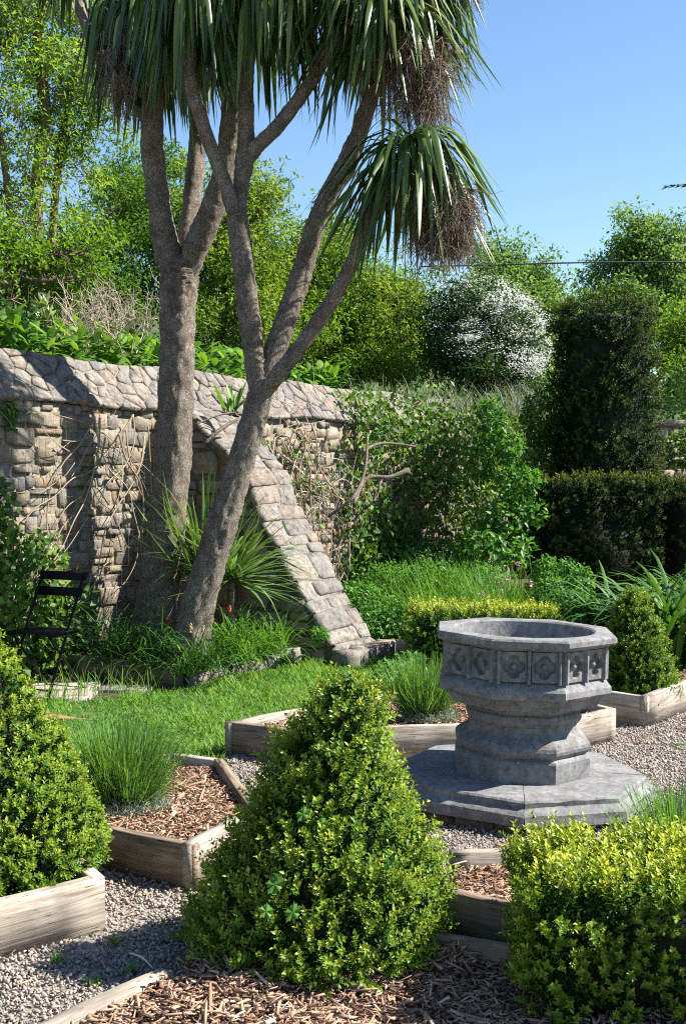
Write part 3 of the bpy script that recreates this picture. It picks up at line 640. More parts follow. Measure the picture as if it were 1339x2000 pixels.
# ------------------------------------------------------------------ folding chair
ch = empty('folding_chair', (-2.12, 8.78, 0.0), 'black slatted folding garden chair against the ivy on the wall', 'chair')
ch.rotation_euler = (0, 0, R(-25))       # local +x = sitter's left-right, -y = front
def lbox(name, c0, c1, hw, hd, parent, up=(0, 0, 1)):
    c0, c1 = np.array(c0, float), np.array(c1, float); T = nrm((c1-c0)[None])[0]; up = np.array(up, float)
    S = np.cross(T, up); S = S/np.linalg.norm(S); Nn = np.cross(S, T); V = []
    for c in (c0, c1):
        for a, b in ((-1, -.7), (-1, .7), (-.8, 1), (.8, 1), (1, .7), (1, -.7), (.8, -1), (-.8, -1)): V.append(c+S*hw*a+Nn*hd*b)
    i = np.arange(8); j = (i+1) % 8
    return mesh(name, V, [np.stack([i, j, j+8, i+8], 1), list(range(7, -1, -1)), list(range(8, 16))], M['chair'], parent, rnd=U(0, 1), local=True)
hw = .185
for sx in (-1, 1):
    lbox('leg', (sx*hw, -.24, 0), (sx*hw, .19, .86), .007, .009, ch, (1, 0, 0))
    lbox('leg', (sx*(hw-.025), .23, 0), (sx*(hw-.025), -.19, .46), .007, .008, ch, (1, 0, 0))
    lbox('seat_rail', (sx*(hw-.012), -.20, .452), (sx*(hw-.012), .12, .452), .008, .010, ch)
for k in range(6): lbox('seat_slat', (-hw-.01, -.185+.056*k, .468), (hw+.01, -.185+.056*k, .468), .023, .006, ch)
for z, y in ((.845, .192), (.735, .137)): lbox('back_slat', (-hw-.022, y, z), (hw+.022, y, z), .008, .032, ch, (0, .45, .89))
lbox('rung', (-hw, .205, .03), (hw, .205, .03), .006, .006, ch); lbox('rung', (-hw, -.20, .075), (hw, -.20, .075), .006, .006, ch)
# ------------------------------------------------------------------ cabbage trees
def bnoise(amp):
    def f(n, s):
        a = rng.normal(size=(n, s))*amp; k = rng.normal(size=(n//4+2, s//3+2))*amp*1.2
        ii = np.arange(n)//4; jj = np.arange(s)//3; return a+k[ii][:, jj]
    return f
def limb(name, pts, parent, mat='bark', sides=26, step=.026, amp=.032):
    """pts: (px, py, depth, width in px)"""
    P = [at(a, b, d) for a, b, d, w in pts]; rr = [w/2*d/FPX for a, b, d, w in pts]
    L = sum(np.linalg.norm(P[i+1]-P[i]) for i in range(len(P)-1)); n = max(6, int(L/step))
    q, r = spline(P, rr, n)
    V, Fs = tube(q, r, sides, noise=bnoise(amp)); return mesh(name, V, Fs, M[mat], parent, rnd=.5, smooth=True)
def head_leaves(c, n, L, spread=(-35, 62), endel=(-89, -74), bias=None, kw=1.0, bend=(.35, .65)):
    az = U(0, 2*np.pi, n)
    if bias is not None:
        k = rng.random(n) < bias[1]; az = np.where(k, bias[0]+rng.normal(size=n)*.9, az)
    e0 = np.radians(U(*spread, n)); e1 = np.radians(U(*endel, n)); LL = U(L*.72, L*1.12, n)
    k = 9; P, S = arcs(c+rvec(n)*.035+np.array([0, 0, 1])*(np.degrees(e0)*.0016)[:, None], az, e0, e1, LL, k, bend=U(*bend), sway=rng.normal(size=n)*.16)
    ph = rng.normal(size=n)*.5; t = np.linspace(0, 1, k)[None, :]
    tw = ph[:, None]*t*1.6                      # twist of the blade along its length
    T = nrm(np.gradient(P, axis=1)); S3 = np.repeat(S[:, None, :], k, 1); Nn = nrm(np.cross(S3, T))
    S3 = S3*np.cos(tw)[..., None]+Nn*np.sin(tw)[..., None]
    prof = np.interp(np.linspace(0, 1, k), [0, .12, .35, .6, .85, 1], [.75, .55, 1, .95, .45, .03])
    W = (U(.015, .023, n)*kw)[:, None]*prof[None, :]
    return P, S3, W
def put_leaves(parent, sets, mat, keep, name='leaf', fold=.28):
    """strap leaves of one plant: the `keep` that show largest are parts, the rest one part"""
    P = np.concatenate([s[0] for s in sets]); S = np.concatenate([s[1] for s in sets]); W = np.concatenate([s[2] for s in sets])
    n, k, _ = P.shape; c = P[:, k//2]; px = 669.5+FPX*c[:, 0]/c[:, 1]; py = 914-FPX*(c[:, 2]-CAMZ)/c[:, 1]
    ext = np.linalg.norm(P[:, -1]-P[:, 0], axis=1); score = np.where((px > 0) & (px < 1339) & (py > -20) & (py < 2000), 1, 0)*(ext*W.max(1)/c[:, 1]**2)*(3.5/(1+np.exp((c[:, 1]-np.median(c[:, 1]))*6))+.2)
    o = np.argsort(-score); r = np.clip(rng.beta(1.4, 2.2, n), 0, 1)
    for i in o[:keep]:
        V, Fq, m = straps(P[i:i+1], S[i:i+1], W[i:i+1], fold); mesh(name, V, Fq, M[mat], parent, rnd=r[i], smooth=True)
    rest = o[keep:]
    if len(rest):
        V, Fq, m = straps(P[rest], S[rest], W[rest], fold); tag(mesh(name+'_mass', V, Fq, M[mat], parent, rnd=rep(r[rest], m), smooth=True), kind='stuff')
def panicle(parent, a, ctr, rad, n2=70, n3=7, name='dead_flower_cluster'):
    """brown hanging twig cluster: stalk from a, twigs filling an ellipsoid"""
    bag = Bag(); a = np.array(a); ctr = np.array(ctr); rad = np.array(rad)
    top = ctr+np.array([0, 0, rad[2]*.95]); q, r = spline([a, (a+top)/2+np.array([0, 0, .05]), top, ctr+np.array([0, 0, rad[2]*.1])], [.012, .010, .008, .004], 14)
    V, Fs = tube(q, r, 6); bag.add(V, Fs, .8)
    st = q[rng.integers(5, 14, n2)]; d = nrm(rvec(n2)*np.array([1, 1, .5])+np.array([0, 0, -.15]))
    P = wander(st, d, U(.5, 1.0, n2)*rad[0]*1.25, 6, .28, -.22); V, F4, m = twigs(P, np.linspace(.006, .0028, 6)[None, :]*np.ones((n2, 1))); bag.add(V, F4, rep(U(.3, 1, n2), m))
    k = rng.integers(1, 6, (n2, n3)); s3 = P[np.arange(n2)[:, None], k].reshape(-1, 3); N = len(s3)
    d3 = nrm(nrm(s3-ctr)*.45*np.array([1, 1, .3])+rvec(N)*.8+np.array([0, 0, -.75])); P3 = wander(s3, d3, U(.10, .28, N)*rad[2]/.3, 6, .30, -.28)
    V, F4, m = twigs(P3, np.linspace(.0034, .0016, 6)[None, :]*np.ones((N, 1))); bag.add(V, F4, rep(U(0, .9, N), m))
    N2 = N; s4 = P3[np.arange(N), rng.integers(1, 5, N)]; P4 = wander(s4, nrm(rvec(N)+np.array([0, 0, -.6])), U(.05, .14, N), 4, .35, -.15)
    V, F4, m = twigs(P4, np.linspace(.0024, .0012, 4)[None, :]*np.ones((N, 1))); bag.add(V, F4, rep(U(0, .9, N), m))
    return bag.build(name, M['deadtwig'], parent)
t1 = empty('cabbage_tree', at(305, 1259, 10.19), 'thick trunked cabbage tree forking into three, nearest the wall', 'tree', 'cabbage trees by the garden wall')
limb('trunk', [(298, 1262, 10.19, 98), (305, 1200, 10.19, 82), (322, 1060, 10.19, 74), (338, 900, 10.19, 68), (344, 760, 10.19, 66), (346, 640, 10.19, 66), (349, 560, 10.19, 72), (350, 530, 10.19, 74), (351, 508, 10.19, 62), (352, 496, 10.19, 24)], t1, sides=44, step=.022, amp=.034)
limb('branch', [(345, 560, 10.19, 40), (330, 500, 10.19, 54), (317, 440, 10.17, 46), (305, 350, 10.14, 44), (297, 270, 10.09, 44), (300, 150, 10.09, 40), (305, 20, 10.09, 36)], t1)
limb('branch', [(352, 545, 10.24, 34), (362, 480, 10.29, 38), (374, 400, 10.39, 36), (383, 310, 10.49, 34), (392, 200, 10.59, 32), (398, 60, 10.69, 30)], t1)
limb('branch', [(358, 555, 10.19, 40), (385, 480, 10.14, 50), (412, 415, 10.09, 48), (440, 340, 10.09, 46), (452, 250, 10.09, 44), (458, 120, 10.09, 40), (462, 0, 10.09, 36)], t1)
limb('branch', [(285, 230, 10.14, 26), (235, 165, 10.29, 22), (195, 110, 10.39, 21), (172, 60, 10.44, 20), (152, 0, 10.49, 20), (140, -60, 10.49, 20)], t1)
h1, h2, h3, h4 = at(308, 10, 10.09), at(400, 0, 10.59), at(455, -70, 10.04), at(250, 20, 10.34)
put_leaves(t1, [head_leaves(h1, 298, 1.12), head_leaves(h4, 125, 1.0), head_leaves(h2, 149, 1.05), head_leaves(h3, 218, 1.15), head_leaves(at(138, -90, 10.49), 84, .7)], 'cordy', 300)
panicle(t1, h4, at(243, 165, 9.89), (.22, .22, .36), 70, 7)
t2 = empty('cabbage_tree', at(360, 1303, 9.33), 'leaning cabbage tree with several curved branches above the red hot pokers', 'tree', 'cabbage trees by the garden wall')
limb('trunk', [(356, 1306, 9.33, 84), (380, 1215, 9.33, 66), (408, 1110, 9.33, 62), (438, 1010, 9.33, 58), (468, 910, 9.33, 51), (495, 820, 9.33, 48), (508, 775, 9.33, 48), (512, 748, 9.33, 44), (513, 735, 9.33, 20)], t2, sides=44, step=.022, amp=.034)
limb('branch', [(505, 770, 9.33, 34), (497, 710, 9.33, 40), (489, 640, 9.33, 42), (480, 560, 9.33, 42), (470, 480, 9.33, 42), (462, 420, 9.33, 42)], t2)
limb('branch', [(462, 440, 9.33, 28), (445, 375, 9.28, 28), (418, 305, 9.23, 26), (390, 225, 9.18, 26), (372, 160, 9.18, 27), (368, 60, 9.18, 26)], t2)
limb('branch', [(463, 440, 9.33, 30), (470, 370, 9.38, 32), (478, 310, 9.38, 36), (481, 240, 9.38, 30), (482, 130, 9.38, 28), (490, 0, 9.38, 26)], t2)
limb('branch', [(480, 320, 9.38, 22), (500, 288, 9.33, 30), (535, 255, 9.28, 28), (575, 205, 9.28, 26), (610, 155, 9.23, 25), (640, 105, 9.18, 24), (690, 40, 9.18, 22), (720, 5, 9.18, 22)], t2)
limb('branch', [(512, 770, 9.33, 30), (528, 710, 9.38, 42), (558, 625, 9.43, 42), (590, 530, 9.48, 40), (612, 455, 9.48, 38), (640, 385, 9.48, 38), (682, 310, 9.48, 40), (712, 225, 9.48, 32), (745, 110, 9.43, 28), (760, 25, 9.38, 24)], t2)
limb('branch', [(516, 770, 9.30, 26), (540, 735, 9.23, 32), (588, 675, 9.13, 30), (640, 600, 9.08, 29), (685, 520, 9.03, 28), (712, 450, 8.98, 27), (750, 380, 8.93, 24), (800, 315, 8.88, 22)], t2)
g1, g2, g3, g4, g5 = at(803, 308, 8.88), at(752, 22, 9.28), at(368, -30, 9.18), at(500, -50, 9.33), at(580, -60, 9.08)
put_leaves(t2, [head_leaves(g1, 230, 1.02, spread=(-20, 50), bend=(.4, .7), kw=.95, endel=(-89, -48)), head_leaves(g2, 364, 1.08, spread=(-30, 72), endel=(-89, -52), bend=(.4, .75)), head_leaves(at(800, -60, 9.33), 140, 1.05), head_leaves(g3, 149, 1.05), head_leaves(g4, 241, 1.12), head_leaves(g5, 70, .9)], 'cordy', 300)
panicle(t2, g1, at(866, 455, 8.70), (.225, .2, .34), 130, 11)
panicle(t2, g2, at(815, 195, 9.00), (.26, .2, .37), 130, 11)
panicle(t2, at(860, -60, 9.28), at(930, -18, 9.18), (.10, .1, .16), 30, 5)

# ------------------------------------------------------------------ plants in the bed under the trees
yc = empty('young_cabbage_plant', at(440, 1235, 9.9), 'spiky young cabbage plant with sword leaves between the two trunks', 'plant')
def rosette(c, n, L, e0, e1, wid, az=None, k=7, bend=1.0, swy=.1):
    a = U(0, 2*np.pi, n) if az is None else az
    P, S = arcs(c+rvec(n)*.03, a, np.radians(U(*e0, n)), np.radians(U(*e1, n)), U(L*.75, L*1.15, n), k, bend=bend, p=1.6, sway=rng.normal(size=n)*swy)
    W = U(wid*.75, wid*1.2, n)[:, None]*np.interp(np.linspace(0, 1, k), [0, .1, .4, .75, 1], [.6, .8, 1, .6, .03])[None, :]
    return P, S, W
y1, y2 = at(400, 1160, 10.02), at(452, 1130, 10.0)
put_leaves(yc, [rosette(y1, 90, 1.0, (35, 88), (25, 85), .016), rosette(y2, 140, .82, (-18, 55), (-45, 35), .014)], 'cordy_young', 170)
limb('stem', [(395, 1262, 10.02, 18), (402, 1200, 10.02, 17), (400, 1155, 10.02, 12)], yc, sides=8)
limb('stem', [(440, 1262, 10.0, 16), (450, 1200, 10.0, 15), (452, 1125, 10.0, 12)], yc, sides=8)
def tuft(name, label, cat, pts, n, L, wid, e0, e1, mat, z=0.0, group=None, rlim=(0, 1), spread=.08, k=5):
    pts = np.asarray(pts); c = pts[rng.integers(0, len(pts), n)]+np.column_stack([rng.normal(size=(n, 2))*spread, np.zeros(n)])
    P, S = arcs(c, U(0, 2*np.pi, n), np.radians(U(*e0, n)), np.radians(U(*e1, n)), U(L*.55, L*1.15, n), k, bend=1.0, p=1.7, sway=rng.normal(size=n)*.25)
    W = U(wid*.6, wid*1.2, n)[:, None]*np.interp(np.linspace(0, 1, k), [0, .4, .8, 1], [.8, 1, .6, .05])[None, :]
    V, Fq, m = straps(P, S, W); V = V.reshape(-1, 3)
    o = mesh(name, V, Fq, M[mat], rnd=rep(U(*rlim, n), m)); return tag(o, label, cat, group)
kn = []
for i, (px, py, D, n, L, lab) in enumerate([
        (235, 1290, 9.55, 200, .60, 'dark grassy clump at the end of the bed beside the black chair'),
        (300, 1305, 9.3, 150, .56, 'grassy red hot poker clump in front of the thicker trunk'),
        (385, 1318, 9.12, 190, .52, 'arching strappy clump with three poker flower heads at the bed corner'),
        (455, 1300, 9.6, 240, .58, 'arching strappy clump spilling over the pale edging stones'),
        (520, 1285, 9.95, 150, .52, 'loose silvery green strappy clump close to the buttress')]):
    c = gr(px, py-22, .13); c = at(px, py-22, D); c[2] = .12
    tuft('strappy_plant', lab, 'plant', [c], n, L, .0065, (15, 90), (-75, 40), 'grass' if i > 2 else 'agap', group='strappy plants under the cabbage trees', spread=.09, k=6, rlim=(0, .6))
for px, py, D, top, r, lab in [(330, 1300, 9.2, 1213, 0, 'reddish poker flower spike standing before the thick trunk'), (372, 1300, 9.2, 1222, 1.0, 'faded cream poker flower spike, taller of two at bed corner'), (396, 1300, 9.25, 1225, .95, 'faded cream poker flower spike leaning at the bed corner'), (448, 1270, 9.6, 1188, .35, 'orange poker flower spike below the young cabbage plant')]:
    b = at(px-2, py, D); b[2] = .13; e_ = empty('poker_flower', b, lab, 'flower', 'poker flower spikes'); tp = at(px, top, D)
    q, rr = spline([b, (b+tp)/2+np.array([.006, 0, 0]), tp], [.005, .0045, .004], 10); V, Fs = tube(q, rr, 6); mesh('stalk', V, Fs, M['vinestem'] if r > .9 else M['herb'], e_, rnd=.4, smooth=True)
    nf = 90; tt = U(-.045, .03, nf); a = U(0, 6.28, nf); d = np.stack([np.cos(a), np.sin(a), -.8+0*a], 1)
    V, Fc = leafarr(tp+np.array([0, 0, 1.])*tt[:, None]+d*.004, d, np.array([[0, 0, 1.]]), .022*(1-np.abs(tt)*8), np.full(nf, .008)); mesh('floret_head', V, Fc, M['poker'], e_, rnd=rep(np.clip(r+U(-.12, .12, nf), 0, 1), 4))
def broadleaf(P, az, el, L, W, droop=.5, k=6):
    """single wide leaf with a curved blade: returns verts, quads"""
    Pp, S = arcs(np.array([P]), np.array([az]), np.array([el]), np.array([el-droop]), np.array([L]), k, bend=1.0, p=1.2)
    w_ = W/2*np.interp(np.linspace(0, 1, k), [0, .15, .45, .8, 1], [.08, .6, 1, .6, .02]); V, Fq, m = straps(Pp, S, w_[None, :], .25); return V, Fq
bl = empty('broad_leaf_weed', at(540, 1305, 10.0), 'pale broad leaved weed at the lawn edge below the buttress', 'plant')
for k in range(11):
    c = at(535+U(-14, 40), 1300, 10.05); c[2] = .03; V, Fq = broadleaf(c, U(0, 6.28), U(.3, 1.3), U(.14, .24), U(.08, .12)); mesh('leaf', V, Fq, M['lavgrey'] if k % 3 == 0 else M['dock'], bl, rnd=U(.3, 1), smooth=True)
# ------------------------------------------------------------------ clipped box and yew
def shoots(P, Nn, L, leaf, m=6, up=.6, jit=.4, tipk=1.0, dark=1.0, flat=False):
    n = len(P); A = nrm(Nn+np.array([0, 0, up])+rvec(n)*jit); Ls = U(L*.5, L*1.2, n)*(1 if not flat else .5+.5*np.clip(Nn[:, 2], 0, 1)); ref = rvec(n); S = nrm(np.cross(A, ref)); B = np.cross(A, S)
    oV = []; oF = []; oR = []; oT = []; c = 0; pat = lump(P, 5.5 if leaf < .03 else 2.0); sr = np.clip(.5+.28*pat+rng.normal(size=n)*.22, 0, 1); st = np.clip(.5+.35*lump(P[:, ::-1], 8 if leaf < .03 else 3)+rng.normal(size=n)*.25, 0, 1); lsz = U(.68, 1.22, n)
    for j in range(m):
        t = j/(m-1)
        for q in (-1, 1):
            s = (S if j % 2 else B)*q; d = nrm(A*(.55+.75*t)+s+rvec(n)*.25); l = leaf*lsz*(1.05-.35*abs(t-.5))*U(.8, 1.2, n)
            V, Fc = leafarr(P+A*(Ls*(t-.25))[:, None], d, A+rvec(n)*.2, l, l*U(.48, .62, n), .14, .12)
            oV.append(V); oF.append(Fc+c); c += len(V); oR.append(rep(np.clip((sr*.55+rng.random(n)*.45)*dark, 0, 1), 4)); oT.append(rep(np.clip(tipk*(t**1.3)*(.3+.7*st)*(.45+.75*np.clip(Nn[:, 2], 0, 1)), 0, 1), 4))  # new growth tint at shoot tips; sides tinted less, shade put into the colour
    return np.concatenate(oV), np.concatenate(oF), np.concatenate(oR), np.concatenate(oT)
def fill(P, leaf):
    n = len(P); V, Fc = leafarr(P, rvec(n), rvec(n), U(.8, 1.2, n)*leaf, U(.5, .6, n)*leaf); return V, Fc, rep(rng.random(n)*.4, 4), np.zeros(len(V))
def clipped(name, label, cat, base, surf, nsh, nfill, leaf, L, mat='box', core=None, group=None, tipk=1.0, up=.6):
    e = empty(name, base, label, cat, group)
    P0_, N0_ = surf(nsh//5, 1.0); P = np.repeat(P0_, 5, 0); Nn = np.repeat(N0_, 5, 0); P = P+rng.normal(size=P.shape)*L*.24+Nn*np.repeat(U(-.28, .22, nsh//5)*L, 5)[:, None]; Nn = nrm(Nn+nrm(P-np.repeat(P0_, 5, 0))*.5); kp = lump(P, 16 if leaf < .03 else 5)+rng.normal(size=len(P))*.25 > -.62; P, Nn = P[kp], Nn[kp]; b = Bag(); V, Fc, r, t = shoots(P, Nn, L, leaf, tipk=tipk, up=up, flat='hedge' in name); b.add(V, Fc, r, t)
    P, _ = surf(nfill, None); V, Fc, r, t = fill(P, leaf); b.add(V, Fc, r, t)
    b.build('foliage', M[mat], e); Vc, Fcs = core(.80); mesh('twig_core', Vc, Fcs, M['boxcore'], e, rnd=.3)
    return e
def revolve(prof, lumpy=.03, f=6.0):
    """prof rows: z, cx, cy, r"""
    prof = np.array(prof); zz = np.linspace(prof[0, 0], prof[-1, 0], 200); rr = np.interp(zz, prof[:, 0], prof[:, 3]); cw = np.cumsum(rr+.01); cw /= cw[-1]
    def surf(n, k):
        u = np.interp(rng.random(n), cw, zz); a = U(0, 6.283, n); r = np.interp(u, prof[:, 0], prof[:, 3])
        sc = 1.0 if k else U(.74, .95, n)
        dr = np.gradient(rr, zz); sl = np.interp(u, zz, dr)
        Nn = nrm(np.stack([np.cos(a), np.sin(a), -sl], 1)); P = np.stack([np.interp(u, prof[:, 0], prof[:, 1])+r*sc*np.cos(a), np.interp(u, prof[:, 0], prof[:, 2])+r*sc*np.sin(a), u], 1)
        P = P+Nn*(lumpy*lump(P, f))[:, None]; return P, Nn
    def core(k):
        q = np.column_stack([np.interp(np.linspace(0, 1, 14)**1, np.linspace(0, 1, len(prof)), prof[:, c]) for c in range(4)]); zt = q[:, 0]
        V, Fs = tube(np.column_stack([q[:, 1], q[:, 2], zt[0]+(zt-zt[0])*.95]), q[:, 3]*k*.98, 20); return V, Fs
    return surf, core
def prof_px(rows, D, sh=.028):
    o = []
    for py, xl, xr in rows:
        a, b = at(xl, py, D), at(xr, py, D); o.append([a[2]-sh*.6, (a[0]+b[0])/2, D, max((b[0]-a[0])/2-sh, .008)])
    return sorted(o)
pf = prof_px([(1308, 668, 705), (1350, 612, 738), (1450, 555, 752), (1550, 508, 792), (1650, 442, 832), (1750, 378, 866), (1805, 372, 868), (1850, 400, 850)], 4.08); pf.insert(0, [.05, pf[0][1], 4.08, pf[0][3]*.9])
s_, c_ = revolve(pf, .022, 7)
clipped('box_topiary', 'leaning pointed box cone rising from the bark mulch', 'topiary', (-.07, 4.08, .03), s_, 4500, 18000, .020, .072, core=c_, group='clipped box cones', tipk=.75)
cA = (-1.345, 4.52)
pa = [(.13, *cA, .38), (.19, *cA, .43), (.25, *cA, .435), (.432, *cA, .35), (.64, *cA, .255), (.81, *cA, .16), (.975, *cA, .066), (1.04, *cA, .02)]
s_, c_ = revolve(pa, .012, 5)
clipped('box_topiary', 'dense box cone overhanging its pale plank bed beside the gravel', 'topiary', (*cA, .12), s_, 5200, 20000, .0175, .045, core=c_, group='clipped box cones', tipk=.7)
pd = prof_px([(1150, 1222, 1250), (1190, 1198, 1272), (1240, 1186, 1296), (1290, 1178, 1312), (1330, 1172, 1324), (1362, 1176, 1326)], 8.15); pd.insert(0, [.13, pd[0][1], 8.15, pd[0][3]*.95])
s_, c_ = revolve(pd, .015, 7)
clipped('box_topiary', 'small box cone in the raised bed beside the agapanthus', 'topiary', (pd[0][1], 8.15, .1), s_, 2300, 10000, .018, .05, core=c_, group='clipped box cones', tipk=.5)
def boxsurf(x0, x1, y0, y1, z0, z1, rot=0.0, lumpy=.02, f=6, rnd_=.04):
    cx, cy = (x0+x1)/2, (y0+y1)/2; hx, hy = (x1-x0)/2, (y1-y0)/2; c, s = math.cos(rot), math.sin(rot)
    ar = np.array([2*hx*2*hy*1.5, 2*hx*(z1-z0), 2*hx*(z1-z0)*.6, 2*hy*(z1-z0), 2*hy*(z1-z0)]); ar /= ar.sum()
    def surf(n, k):
        fc = rng.choice(5, n, p=ar); u, v = U(-1, 1, n), U(-1, 1, n); zz = z0+(z1-z0)*rng.random(n); L = np.zeros((n, 3)); Nn = np.zeros((n, 3))
        for q, (ax, sg) in enumerate([(2, 1), (1, -1), (1, 1), (0, -1), (0, 1)]):
            k_ = fc == q; L[k_] = np.stack([u[k_]*hx, v[k_]*hy, zz[k_]], 1); Nn[k_, ax] = sg
            if ax == 2: L[k_, 2] = z1
            elif ax == 1: L[k_, 1] = sg*hy
            else: L[k_, 0] = sg*hx
        if k is None: L = L-Nn*U(.025, .11, n)[:, None]
        L[:, 0] = np.clip(L[:, 0], -hx, hx); ed = np.maximum(0, L[:, 2]-(z1-rnd_)); L[:, :2] *= (1-.25*ed/np.array([hx, hy]).min())[:, None]
        P = np.stack([cx+L[:, 0]*c-L[:, 1]*s, cy+L[:, 0]*s+L[:, 1]*c, L[:, 2]], 1); Nw = np.stack([Nn[:, 0]*c-Nn[:, 1]*s, Nn[:, 0]*s+Nn[:, 1]*c, Nn[:, 2]], 1)
        return P+Nw*(lumpy*lump(P, f))[:, None], Nw
    def core(k):
        m_ = .06 if z1 < 1 else .16; V = []
        for z in (z0, z1-m_):
            for a, b in ((-1, -1), (1, -1), (1, 1), (-1, 1)): x, y = a*(hx-m_), b*(hy-m_); V.append([cx+x*c-y*s, cy+x*s+y*c, z])
        return np.array(V), [np.array([[3, 2, 1, 0], [4, 5, 6, 7], [0, 1, 5, 4], [1, 2, 6, 5], [2, 3, 7, 6], [3, 0, 4, 7]])]
    return surf, core
s_, c_ = boxsurf(.565, 1.75, 3.42, 3.98, .03, .42, R(-3), .018, 7)
clipped('box_hedge', 'large square clipped box block with new growth painted brighter on its lit top', 'hedge', (1.15, 3.72, 0), s_, 5000, 18000, .020, .072, core=c_, group='clipped box hedges', tipk=1.0)
s_, c_ = boxsurf(.56, 1.75, 9.85, 10.55, .06, .44, R(-3), .02, 5)
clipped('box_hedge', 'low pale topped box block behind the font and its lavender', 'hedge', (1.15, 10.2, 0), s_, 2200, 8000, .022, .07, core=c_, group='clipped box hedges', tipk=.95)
# yew column and hedge
YD = 14.6; a_, b_ = at(1098, 930, YD), at(1302, 590, YD)
py_ = [(.6, (a_[0]+b_[0])/2, YD+.5, .60), (1.5, (a_[0]+b_[0])/2, YD+.5, .61), (2.6, (a_[0]+b_[0])/2-.02, YD+.5, .60), (3.5, (a_[0]+b_[0])/2-.04, YD+.5, .58), (3.62, (a_[0]+b_[0])/2-.04, YD+.5, .50), (3.66, (a_[0]+b_[0])/2-.04, YD+.5, .2)]
s_, c_ = revolve(py_, .035, 3)
clipped('yew_column', 'tall dark clipped yew column rising behind the yew hedge', 'topiary', (py_[0][1], YD+.5, 0), s_, 3600, 24000, .038, .11, mat='yew', core=c_, tipk=.8)
xl, xr = at(1040, 940, YD)[0], at(1278, 940, YD-.6)[0]
s_, c_ = boxsurf(xl, xr, YD-.85, YD+.3, 0, 1.46, R(0), .03, 3)
clipped('yew_hedge', 'dark clipped yew hedge with flat top below the yew column', 'hedge', ((xl+xr)/2, YD, 0), s_, 3600, 20000, .038, .10, mat='yew', core=c_, tipk=.8)
s_, c_ = boxsurf(xr-.0, xr+2.2, YD-.35, YD+.6, 0, 1.45, R(30), .03, 3)
clipped('yew_hedge', 'sunlit return of the clipped yew hedge behind the agapanthus', 'hedge', (xr+.9, YD, 0), s_, 2000, 10000, .038, .10, mat='yew', core=c_, tipk=.75)
# weed with lobed leaves growing out of the pointed cone
wd = empty('creeping_weed', at(545, 1780, 3.72), 'pale lobed weed leaves poking out of the pointed box cone', 'weed')
for px, py, sz in [(537, 1728, .036), (572, 1782, .034), (520, 1780, .028), (592, 1590, .03), (628, 1608, .022), (756, 1690, .024)]:
    # place it just outside the cone surface along the view ray
    r_ = ray(px, py); Dd = 4.08-math.sqrt(max(.02, np.interp(at(px, py, 4.0)[2], [q[0] for q in pf], [q[3] for q in pf])**2-(at(px, py, 4.0)[0]-np.interp(at(px, py, 4.0)[2], [q[0] for q in pf], [q[1] for q in pf]))**2))-.055
    c = at(px, py, Dd); n = 40; th = np.linspace(0, 2*np.pi, n, endpoint=False); rr = sz*(.50+.30*np.abs(np.cos(2.5*th))**.6+.16*np.cos(15*th)*np.abs(np.cos(2.5*th)))
    ux, uy, uz = nrm(np.array([[1, .1, .1+U(-.3, .3)]]))[0], nrm(np.array([[.1, .45, .9]]))[0], nrm(np.array([[0, -.9, .45]]))[0]
    V = np.vstack([c+ux*(rr*np.sin(th))[:, None]+uy*(rr*np.cos(th))[:, None]+uz*(.006*np.cos(5*th))[:, None], c[None]+uz*.004, c[None]-uy*sz*.6+np.array([[0, .05, -.02]])]); i = np.arange(n)
    mesh('lobed_leaf', V, [np.stack([i, (i+1) % n, np.full(n, n)], 1), np.array([[n, n+1, 20]])], M['herb'], wd, rnd=U(.5, 1), smooth=True)

# ------------------------------------------------------------------ lavender
def lavender(px, py, D, z, n, H, rad, label):
    b = at(px, py, D); b[2] = z; e = empty('lavender', b, label, 'lavender', 'lavender bushes')
    a = U(0, 6.28, n); q = np.sqrt(rng.random(n)); st = b+np.stack([np.cos(a)*q*rad*.33, np.sin(a)*q*rad*.33, np.zeros(n)], 1)
    P, S = arcs(st, a+rng.normal(size=n)*.4, np.radians(86-q*U(10, 68, n)), np.radians(84-q*U(-10, 62, n)), U(.35, 1.12, n)*H, 6, bend=1, p=1.0001, sway=rng.normal(size=n)*.3)
    W = np.full(n, .0016)[:, None]*np.array([1, 1, 1, 1.1, 1.3, .5])[None, :]; V, Fq, m = straps(P, nrm(S+rvec(n)*.6), W); mesh('stems', V, Fq, M['lav'], e, rnd=rep(rng.random(n), m))
    k = rng.integers(1, 5, n*3); s = np.tile(np.arange(n), 3); pts = P[s, k]; d = nrm(rvec(n*3)+np.array([0, 0, 1.2]))
    V, Fc = leafarr(pts, d, rvec(n*3), U(.018, .034, n*3), np.full(n*3, .0035)); mesh('fine_leaves', V, Fc, M['lav'], e, rnd=rep(rng.random(n*3), 4))
    g_ = int(n*1.5); a = U(0, 6.28, g_); q = np.sqrt(rng.random(g_)); pts = b+np.stack([np.cos(a)*q*rad*.75+.02, np.sin(a)*q*rad*.75-.03, U(.01, .30*H, g_)*(1.2-q)], 1)
    V, Fc = leafarr(pts, nrm(rvec(g_)+np.array([0, 0, .6])), rvec(g_), U(.02, .035, g_), np.full(g_, .005)); mesh('grey_foliage', V, Fc, M['lavgrey'], e, rnd=rep(rng.random(g_), 4))
    aw = U(0, 6.28, 26); sp = wander(np.repeat(b[None], 26, 0), np.stack([np.cos(aw), np.sin(aw), .7+0*aw], 1), U(.6, 1, 26)*rad, 5, .2); V, F4, m = twigs(sp, np.full((26, 5), .003)); mesh('woody_stems', V, F4, M['vinestem'], e, rnd=rep(U(0, .7, 26), m))
lavender(243, 1572, 5.40, .13, 2400, .37, .25, 'tall green lavender bush with silvery base in the bed beside the lawn')
